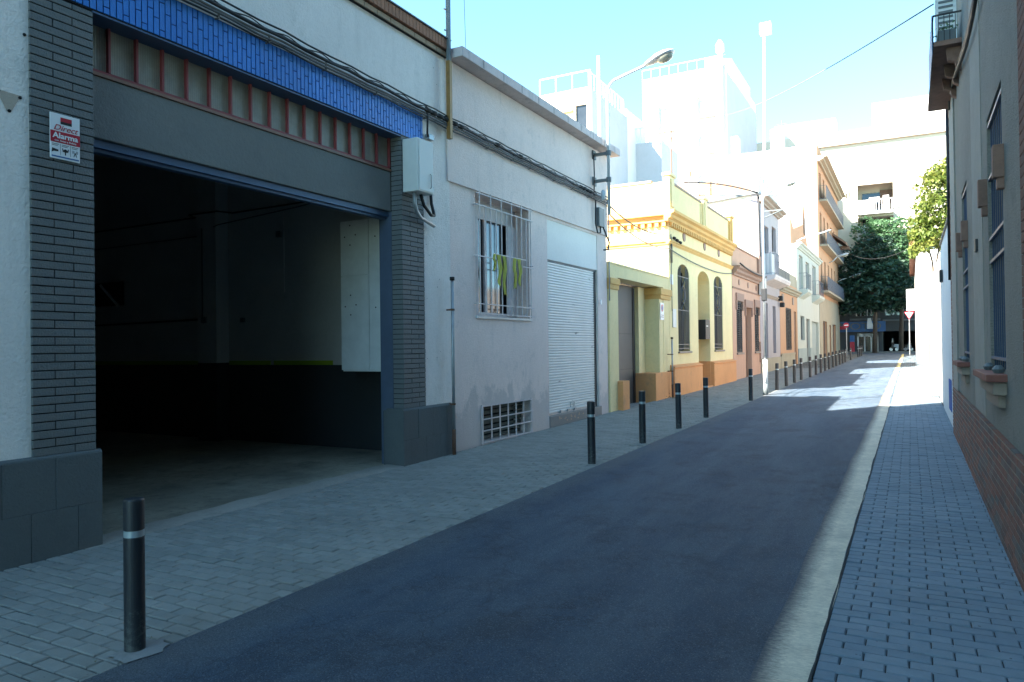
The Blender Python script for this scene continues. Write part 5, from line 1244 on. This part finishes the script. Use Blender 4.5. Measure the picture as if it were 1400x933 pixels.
# far facade lamps
for (pa, Y, L_, s_, lab) in (((1091, 328), 46.2, 1.6, .5, 'white arm street lamp on the near edge of the pale green house'), ((1136, 358), 66, .6, 1.3, 'white street lamp head against the tree below the peach balconies'), ((1146, 384), 74.0, 1.2, 1.2, 'far street lamp arm at the corner of the tall block')):
    y_, z_ = yz(pa[0], pa[1], XF+.1); y_ = Y; z_ = xz(pa[0], pa[1], Y)[1]
    t = thing('street_lamp', lab, 'street lamp', (XF, Y, z_), 'street lamps')
    MB().tube([(XF, Y, z_-.1), (XF+.3, Y, z_+.05), (XF+L_, Y, z_+.35)], .04, 8).build('arm', 'lamp_grey', t, smooth=True)
    lamp_head(t, (XF+L_-.05, Y, z_+.34), (1, 0, .25), .75*s_, .35*s_)

# overhead wires
cable('thin wire crossing the sky from the white block to the balcony', [sag(tuple(PY(975, 160, 40)), tuple(PX(1276, 6, .34)), .35, 24)], .011, 'cable_dusty')
cable('wires hanging across to the tree at the street end', [sag((XF+.6, 70, 10), (.7, 40, 6.5), 1.0, 20)], .02, 'cable_black')
cable('dark cable draped across the cream side wall of the grey townhouse', [sag(tuple(PY(935, 250, 33.3)), tuple(PY(1036, 264, 33.3)), -.15, 12), sag(tuple(PX(1037, 268, XF+.05)), tuple(PX(1041, 400, XF+.05)), .0, 8)], .04, 'cable_black')
cable('black cable running along the salmon cornice', [sag((XF+.32, 28.0, 4.62), (XF+.32, 33.6, 4.55), .1, 8)], .03, 'cable_black')
cable('thin guy wire slanting up behind the yellow parapet', [[tuple(PY(950, 275, 30)), tuple(PY(988, 244, 30))]], .015, 'cable_dusty')

# ================================================================ right side
XW = .61
RB = thing('brick_base_building', 'grey roughcast building with brick base and blue barred windows on the right', 'building', (.9, 6, 0))
wn_ = [(6.40, 7.60), (10.45, 11.15)]
hol = [(6.42, 7.58, 1.36, 3.52), (10.20, 11.15, 1.36, 3.52), (2.6, 3.8, 1.36, 3.52)]
b = MB()
def flipwall(b, X, Xb, *a, **k): b.wall(X, Xb, *a, **k)
hol4 = [(h[0], h[1], h[2], h[3]) for h in hol]
b.wall(XW, XW+.4, -8, 13.9, .88, 9.5, hol4); b.build('wall', 'right_roughcast', RB)
b = MB(); b.box(XW-.02, XW+.39, 12.4, 13.9, .88, 8.0) ; b.box(XW-.006, XW+.39, 8.1, 9.3, .9, 8.0); b.build('smooth_render', 'right_smooth', RB)
# brick base
b = MB(); b.box(XW-.018, XW+.4, -8, 13.9, -.1, .86); core = b.build('brick_base', 'stone_sill', RB)
b = MB(); z = -.02; i = 0; rnd = random.Random(12)
while z < .87:
    y = -2-(i % 2)*.125
    while y < 13.9:
        a, c = y, min(y+.25, 13.9); y += .25
        if c-a > .03: b.cbox(XW-.024+abs(rnd.gauss(0, .003)), XW+.02, a+.007, c-.007, z+.0075, min(z+.062, .875)-.0075, .003, tint=rnd.random())
    z += .062; i += 1
# bricks face -X: mirror the chamfer by a plain flip of the box about its own centre
cx0, cx1 = XW-.024, XW+.02
b.v = [(cx0+cx1-p_[0], p_[1], p_[2]) for p_ in b.v]; b.f = [f[::-1] for f in b.f]
m, nt, bs = _new('old_brick')
at = nt.nodes.new('ShaderNodeAttribute'); at.attribute_name = 'tint'; co = _coord(nt)
rp = nt.nodes.new('ShaderNodeValToRGB'); nt.links.new(at.outputs['Fac'], rp.inputs[0])
e = rp.color_ramp.elements; e[0].position = 0; e[0].color = (.22, .085, .055, 1); e[1].position = 1; e[1].color = (.13, .115, .105, 1)
for pos, c_ in ((.3, (.27, .11, .075, 1)), (.6, (.14, .075, .06, 1)), (.8, (.20, .13, .11, 1))):
    q_ = rp.color_ramp.elements.new(pos); q_.color = c_
n1 = _noise(nt, co, 5, 6, .75); n2 = _noise(nt, co, 120, 3, .7)
nt.links.new(_mix(nt, _math(nt, 'MULTIPLY', _ramp(nt, n1, .45, .7), .6), rp.outputs[0], (.13, .115, .10, 1)), bs.inputs['Base Color']); bs.inputs['Roughness'].default_value = .95; _bump(nt, bs, n2, .8, .006)
b.build('base_bricks', 'old_brick', core)
for cy_ in (0, 1):
    b = MB(); z = .88; i = 0
    while z < 9.3:
        w_ = .30 if i % 2 else .22
        if cy_: b.box(XW-.022, XW+.12, 13.902-w_, 13.915, z+.004, z+.061)
        else: b.box(XW-.018, XW+.1, 5.05-w_*.5, 5.32, z+.004, z+.061)
        z += .065; i += 1
    b.build('quoin', 'old_brick', RB)
b = MB(); b.box(XW, XW+.5, 13.6, 13.9, -.1, 9.5); b.box(XW+.41, 9, -8, 13.88, 9.0, 9.2); b.box(XW+.01, 9, 13.7, 13.9, -.1, 9.2); b.build('end_wall', 'right_smooth', RB)
for y0_, y1_, z0_, z1_ in hol:
    b = MB(); b.box(XW+.25, XW+.3, y0_, y1_, z0_, z1_); ww = b.build('window', 'dark_glass', RB)
    b = MB(); n = 7
    for k in range(n+1):
        y = y0_+.03+(y1_-y0_-.06)*k/n; b.tube([(XW+.03, y, z0_+.02), (XW+.03, y, z1_-.02)], .0055, 6)
    for z in (z0_+.10, 2.28, 2.48, z1_-.06, 3.0): b.box(XW+.005, XW+.03, y0_, y1_, z-.012, z+.012)
    b.build('window_grille', 'grille_blue', ww)
    b = MB(); b.box(XW-.13, XW+.2, y0_-.08, y1_+.08, 1.30, 1.355); sl = b.build('sill', 'slab_brick_red', ww, bevel=.006)
    b = MB(); b.box(XW-.085, XW+.05, y0_-.02, y1_+.02, 1.20, 1.298); b.box(XW-.045, XW+.05, y0_+.08, y1_-.08, 1.10, 1.198); b.build('sill_corbel', 'stone_sill', sl, bevel=.01)
    b = MB(); [b.lathe((XW-.03, y, 1.356), [(.03, 0), (.045, .03), (.02, .06)], 8) for y in (y0_+.2, y1_-.2)]; b.build('flower_pot_stub', 'box_dark', sl)
    for yy in (y0_-.12, y1_+.02):
        b = MB(); b.box(XW-.07, XW+.02, yy, yy+.10, 2.78, 3.02); b.box(XW-.045, XW+.02, yy+.01, yy+.09, 2.70, 2.781); b.build('brick_bracket', 'brick_brown', ww, bevel=.008)
# balcony
b = MB(); b.box(.30, XW, 10.9, 13.5, 5.29, 5.37); b.build('balcony_slab', 'brick_brown', RB)
for y in (10.62, 11.25, 11.82): b = MB(); b.prism([(XW, 4.98), (XW-.06, 5.02), (XW-.07, 5.09), (XW-.15, 5.12), (XW-.17, 5.268), (XW, 5.268)], 'Y', y, y+.10); b.build('balcony_corbel', 'brick_brown', RB)
b = MB(); b.box(.31, XW, 10.5, 12.05, 5.27, 5.33); b.build('balcony_slab', 'brick_brown', RB)
b = MB(); b.box(.29, .298, 10.5, 12.05, 5.18, 5.66); rl_ = b.build('balcony_screen', 'grille_blue', RB)
b = MB(); b.box(.30, XW, 10.5, 10.515, 5.645, 5.665); b.box(.30, .315, 10.5, 12.05, 5.645, 5.665); [b.box(x, x+.008, 10.5, 10.51, 5.33, 5.645) for x in (.36, .42, .48, .54)]; [b.box(.302, .312, y, y+.01, 5.33, 5.645) for y in np.arange(10.6, 12, .12)]; b.build('railing', 'black_iron', rl_)
b = MB(); b.box(.36, .55, 10.62, 10.95, 5.335, 5.50); b.build('planter', 'box_dark', RB)
b = MB(); b.box(.36, XW, 11.5, 11.54, 5.34, 7.4); bd = b.build('balcony_shutter', 'blue_white', RB)
b = MB(); [b.box(.40, .57, 11.49, 11.499, z, z+.03) for z in np.arange(5.42, 7.3, .07)]; b.build('slats', 'box_dark', bd)
b = MB(); rr = random.Random(2)
for k in range(60): x, y, z = .45+rr.gauss(0, .05), 10.8+rr.gauss(0, .07), 5.52+abs(rr.gauss(0, .04)); b.add([(x, y, z), (x+rr.gauss(0, .03), y+rr.gauss(0, .03), z+.03), (x+rr.gauss(0, .03), y, z+.02)], [(0, 1, 2)], rr.random())
tag(b.build('balcony_plant', 'leaf_green'), 'small green plant in the planter on the right balcony', 'plant')
cable('thick bundle of old cables climbing along the right wall under the balcony', [[(XW-.03,)+yz(px_c, py_c, XW-.03) for px_c, py_c in ((1297.5, 150), (1298.5, 128), (1302, 110), (1309, 90), (1316, 70), (1322, 50), (1327, 28), (1331, 5), (1340, -40))], [(XW-.05,)+yz(px_c, py_c, XW-.05) for px_c, py_c in ((1300, 128), (1304, 108), (1313, 84), (1320, 64), (1325, 44), (1330, 20), (1337, -20))], [(XW-.03, 13.7, z) for z in np.linspace(5.2, 3.9, 5)]], .02, 'cable_black')
cable('thin blue grey conduit at the far corner of the brick based building', [[(XW-.04, 13.82, 5.6), (XW-.04, 13.82, 3.8), (XW-.04, 13.83, 2.6)]], .018, 'cable_black')
b = MB(); b.box(XW-.03, XW, 8.6, 8.75, 2.5, 2.62); g = b.build('wall_hook', 'black_iron'); tag(g, 'small black hook on the roughcast wall between the barred windows', 'hook')

R2 = thing('white_wall_building', 'smooth bluish white wall with a blue vent near its foot beyond the brick base', 'wall', (.9, 16, 0))
b = MB(); b.wall(XW+.01, XW+.35, 13.93, 18.75, -.1, 3.72, [(14.9, 15.9, .35, .92)]); b.box(XW+.36, 9, 13.93, 18.7, -.1, 3.6); b.build('wall', 'blue_white', R2)
b = MB(); b.box(XW+.03, XW+.06, 14.9, 15.9, .35, .92); [b.box(XW+.0, XW+.029, 14.92+.1*k, 14.95+.1*k, .36, .91) for k in range(10)]; b.build('vent', 'blue_paint', R2)
b = MB(); b.box(XW-.02, XW+.4, 13.92, 18.78, 3.722, 3.78); b.build('coping', 'stone_sill', R2)
b = MB(); b.box(XW-.06, XW, 17.7, 17.95, 2.85, 3.1); g = b.build('wall_lantern', 'black_iron'); tag(g, 'small dark box lantern high on the white right wall', 'lantern')
R3 = thing('sunlit_garden_wall', 'long glaring white sunlit wall on the right with a red stripe', 'wall', (.9, 40, 0))
b = MB(); b.wall(XW+.03, XW+.3, 18.80, 33.0, -.1, 3.7); b.build('wall', 'bright_white', R3)
b = MB(); b.wall(XW-.02, XW+.3, 33.02, 47, -.1, 4.6); b.build('wall', 'cream_render', R3)
ry0, rz0 = yz(1270, 520, XW); b = MB(); b.box(XW-.005, XW+.0295, 31.2, 32.4, .3, 1.9); b.build('red_stripe', 'faded_red', R3)
b = MB(); b.box(XW-.03, XW+.029, 25.5, 25.8, 1.45, 1.52); b.build('letter_slot', 'box_dark', R3)
R4 = thing('right_corner_building', 'bright cream building at the far right corner of the street', 'building', (3, 58, 0))
b = MB(); b.wall(XW-.25, XW+.1, 47.02, 68.5, -.1, 7.0, [(50, 51.5, 3.6, 5.4), (54, 55.5, 3.6, 5.4), (49, 51, .2, 2.8), (58, 60, .2, 2.8)]); b.box(XW+.11, 9, 47.02, 47.3, -.1, 7); b.box(XW+.11, 9, 68.2, 68.5, -.1, 7); b.build('wall', 'bright_white', R4)
for h in ((50, 51.5, 3.6, 5.4), (54, 55.5, 3.6, 5.4), (49, 51, .2, 2.8), (58, 60, .2, 2.8)): b = MB(); b.box(XW-.05, XW, h[0], h[1], h[2], h[3]); b.build('window', 'stone_beige', R4)
b = MB(); b.box(XW-.6, XW+9, 46.8, 68.7, 7.002, 7.3); b.build('roof', 'roof_tile', R4)
sx, sz1 = xz(1239, 396, 60); _, sz0 = xz(1239, 425, 60)
t = MB(); t.box(sx, XW-.26, 59.9, 60.1, sz0, sz1); tag(t.build('hanging_signboard', 'blue_white', bevel=.02), 'pale blue white rectangular panel sticking out above the give way sign', 'sign')

# ================================================================ foliage
def leaves(name, blobs, n, size, mat, parent, seed=1, flat=.6, droop=0.):
    r = random.Random(seed); b = MB(); tot = sum(q[3]*q[4]*q[5] for q in blobs)
    for (cx_, cy_, cz_, rx, ry, rz) in blobs:
        k = int(n*(rx*ry*rz)/tot); tb = r.uniform(.1, .9)
        for _ in range(k):
            while True:
                u = Vector((r.uniform(-1, 1), r.uniform(-1, 1), r.uniform(-1, 1)))
                if .3 < u.length < 1: break
            if mnoise.noise(Vector((u.x*rx, u.y*ry, u.z*rz*1.8))*1.1+Vector((cx_, cy_, cz_))*.6) < -.03: continue
            p = Vector((cx_+u.x*rx, cy_+u.y*ry, cz_+u.z*rz))
            s_ = size*r.uniform(.6, 1.4); a = Vector((r.gauss(0, 1), r.gauss(0, 1), r.gauss(0, .5)-droop)).normalized(); c = a.cross(Vector((r.gauss(0, 1), r.gauss(0, 1), r.gauss(0, 1)))).normalized()
            b.add([p-a*s_*.5, p+c*s_*.22, p+a*s_*.5, p-c*s_*.22], [(0, 1, 2, 3)], max(0, min(1, tb+r.gauss(0, .22))))
    return b.build(name, mat, parent)
def tree(x, y, z0, H, blobs, n, size, mat, label, seed, trunk_r=.22):
    t = thing('broadleaf_tree', label, 'tree', (x, y, z0), 'trees at the end of the street'); r = random.Random(seed)
    b = MB(); b.tube([(x, y, z0), (x+.1, y, z0+H*.3), (x-.05, y+.1, z0+H*.55), (x, y, z0+H*.8)], [trunk_r, trunk_r*.8, trunk_r*.55, trunk_r*.2], 10)
    for q in blobs:
        s0 = Vector((x, y, z0+H*r.uniform(.3, .5))); e_ = Vector(q[:3]); mid = s0.lerp(e_, .5)+Vector((0, 0, r.uniform(-.2, .4)))
        b.tube([s0, mid, e_], [trunk_r*.45, trunk_r*.3, trunk_r*.1], 6)
    b.build('trunk', 'bark', t, smooth=True)
    leaves('crown', blobs, n, size, mat, t, seed)
    return t
def bl(px, py, Y, rx, rz=None, ry=None, dy=0):
    x, z = xz(px, py, Y); return (x, Y+dy, z, rx, ry or rx, rz or rx)
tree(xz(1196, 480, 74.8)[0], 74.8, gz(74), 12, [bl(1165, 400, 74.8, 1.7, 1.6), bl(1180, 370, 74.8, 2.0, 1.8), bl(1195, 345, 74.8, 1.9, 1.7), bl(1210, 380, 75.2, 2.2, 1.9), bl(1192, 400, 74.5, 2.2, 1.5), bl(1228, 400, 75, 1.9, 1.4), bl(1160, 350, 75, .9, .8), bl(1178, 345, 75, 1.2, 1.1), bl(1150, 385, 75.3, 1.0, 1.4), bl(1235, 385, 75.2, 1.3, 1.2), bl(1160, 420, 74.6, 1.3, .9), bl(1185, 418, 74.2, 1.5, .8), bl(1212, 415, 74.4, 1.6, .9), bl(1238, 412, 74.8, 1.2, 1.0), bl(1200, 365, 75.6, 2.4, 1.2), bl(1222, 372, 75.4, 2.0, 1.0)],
     20000, .40, 'leaf_shade', 'shaded part of the end tree, its shade put into dark dense leaves', 4)
tree(xz(1232, 480, 76.6)[0], 76.6, .85, 13, [bl(1185, 315, 76.8, 1.5, 1.3), bl(1210, 315, 76.8, 1.7, 1.2), bl(1232, 318, 76.8, 1.6, 1.5), bl(1225, 345, 76.8, 1.8, 1.5), bl(1240, 360, 76.8, 1.5, 1.8), bl(1205, 335, 76.8, 1.5, 1.2), bl(1237, 335, 76.8, 1.2, 1.0)],
     10000, .33, 'leaf_green', 'sunlit part of the same end tree, its light put into lighter green leaves', 9)
# climbing bush over the right wall
t = thing('climbing_bush', 'large yellow green climbing bush spilling over the sunlit right wall', 'bush', (1.4, 30, 2))
Yb = 27
blobs = [bl(1283, 250, Yb, .55, .6), bl(1292, 238, Yb, .45, .5), bl(1272, 262, Yb, .6, .6), bl(1288, 290, Yb, .7, .7), bl(1268, 290, Yb, .65, .7), bl(1276, 315, Yb, .7, .6), bl(1262, 312, Yb, .5, .7), bl(1285, 325, Yb, .6, .5), bl(1268, 336, Yb, .5, .5), bl(1258, 340, Yb, .35, .45), bl(1296, 265, Yb, .5, .9), bl(1298, 310, Yb, .5, .7)]
leaves('foliage', blobs, 12000, .15, 'leaf_light', t, 3, droop=.8)
b = MB(); r = random.Random(6)
for k in range(9):
    x = 1.0+r.uniform(-.3, .9); e_ = r.choice(blobs); b.tube([(x, Yb+r.uniform(-.3, .5), 2.0), (x+r.uniform(-.2, .2), Yb, 4.2), e_[:3]], [.05, .035, .012], 6)
b.build('stem', 'bark', t)

# ---------------------------------------------------------------- small litter on the left pavement
r = random.Random(77); b = MB()
for k in range(60):
    x, y = r.uniform(-5.8, -3.6), r.uniform(1.5, 14); s_ = r.uniform(.008, .02); a = r.uniform(0, PI); z = gz(y)+.006
    b.add([(x, y, z), (x+s_*math.cos(a), y+s_*math.sin(a), z+.003), (x-s_*math.sin(a)*.6, y+s_*math.cos(a)*.6, z+.004)], [(0, 1, 2)])
tag(b.build('litter', 'dry_leaf'), kind='stuff', label='scattered bits of dry leaf and grit on the left pavement')

# ---------------------------------------------------------------- light
w = bpy.data.worlds.new('World'); scene.world = w; w.use_nodes = True; nt = w.node_tree
sky = nt.nodes.new('ShaderNodeTexSky'); sky.sky_type = 'NISHITA'; sky.sun_disc = False
to_sun = Vector((-.69, -1.0, 1.0)).normalized()
el = math.asin(to_sun.z); az = math.atan2(to_sun.x, to_sun.y)
sky.sun_elevation = el; sky.sun_rotation = az % (2*PI); sky.altitude = 20; sky.air_density = .54; sky.dust_density = .0; sky.ozone_density = 1.2
bg = nt.nodes['Background']; bg.inputs[1].default_value = .096
nt.links.new(_mix(nt, 1., sky.outputs[0], (.71, .93, .81, 1), 'MULTIPLY'), bg.inputs[0])
sd = bpy.data.lights.new('sun', 'SUN'); sd.energy = 3.2; sd.angle = math.radians(.5); sd.color = (1, .95, .86)
so = bpy.data.objects.new('sun', sd); COL.objects.link(so); so.rotation_euler = (-to_sun).to_track_quat('-Z', 'Y').to_euler(); so.location = (0, 0, 60)
vs_ = scene.view_settings; vs_.view_transform = 'Standard'; vs_.look = 'None'; vs_.gamma = 1; vs_.exposure = 3.4; vs_.use_curve_mapping = False
scene.cycles.use_denoising = True
scene.cycles.max_bounces = 8; scene.cycles.diffuse_bounces = 6
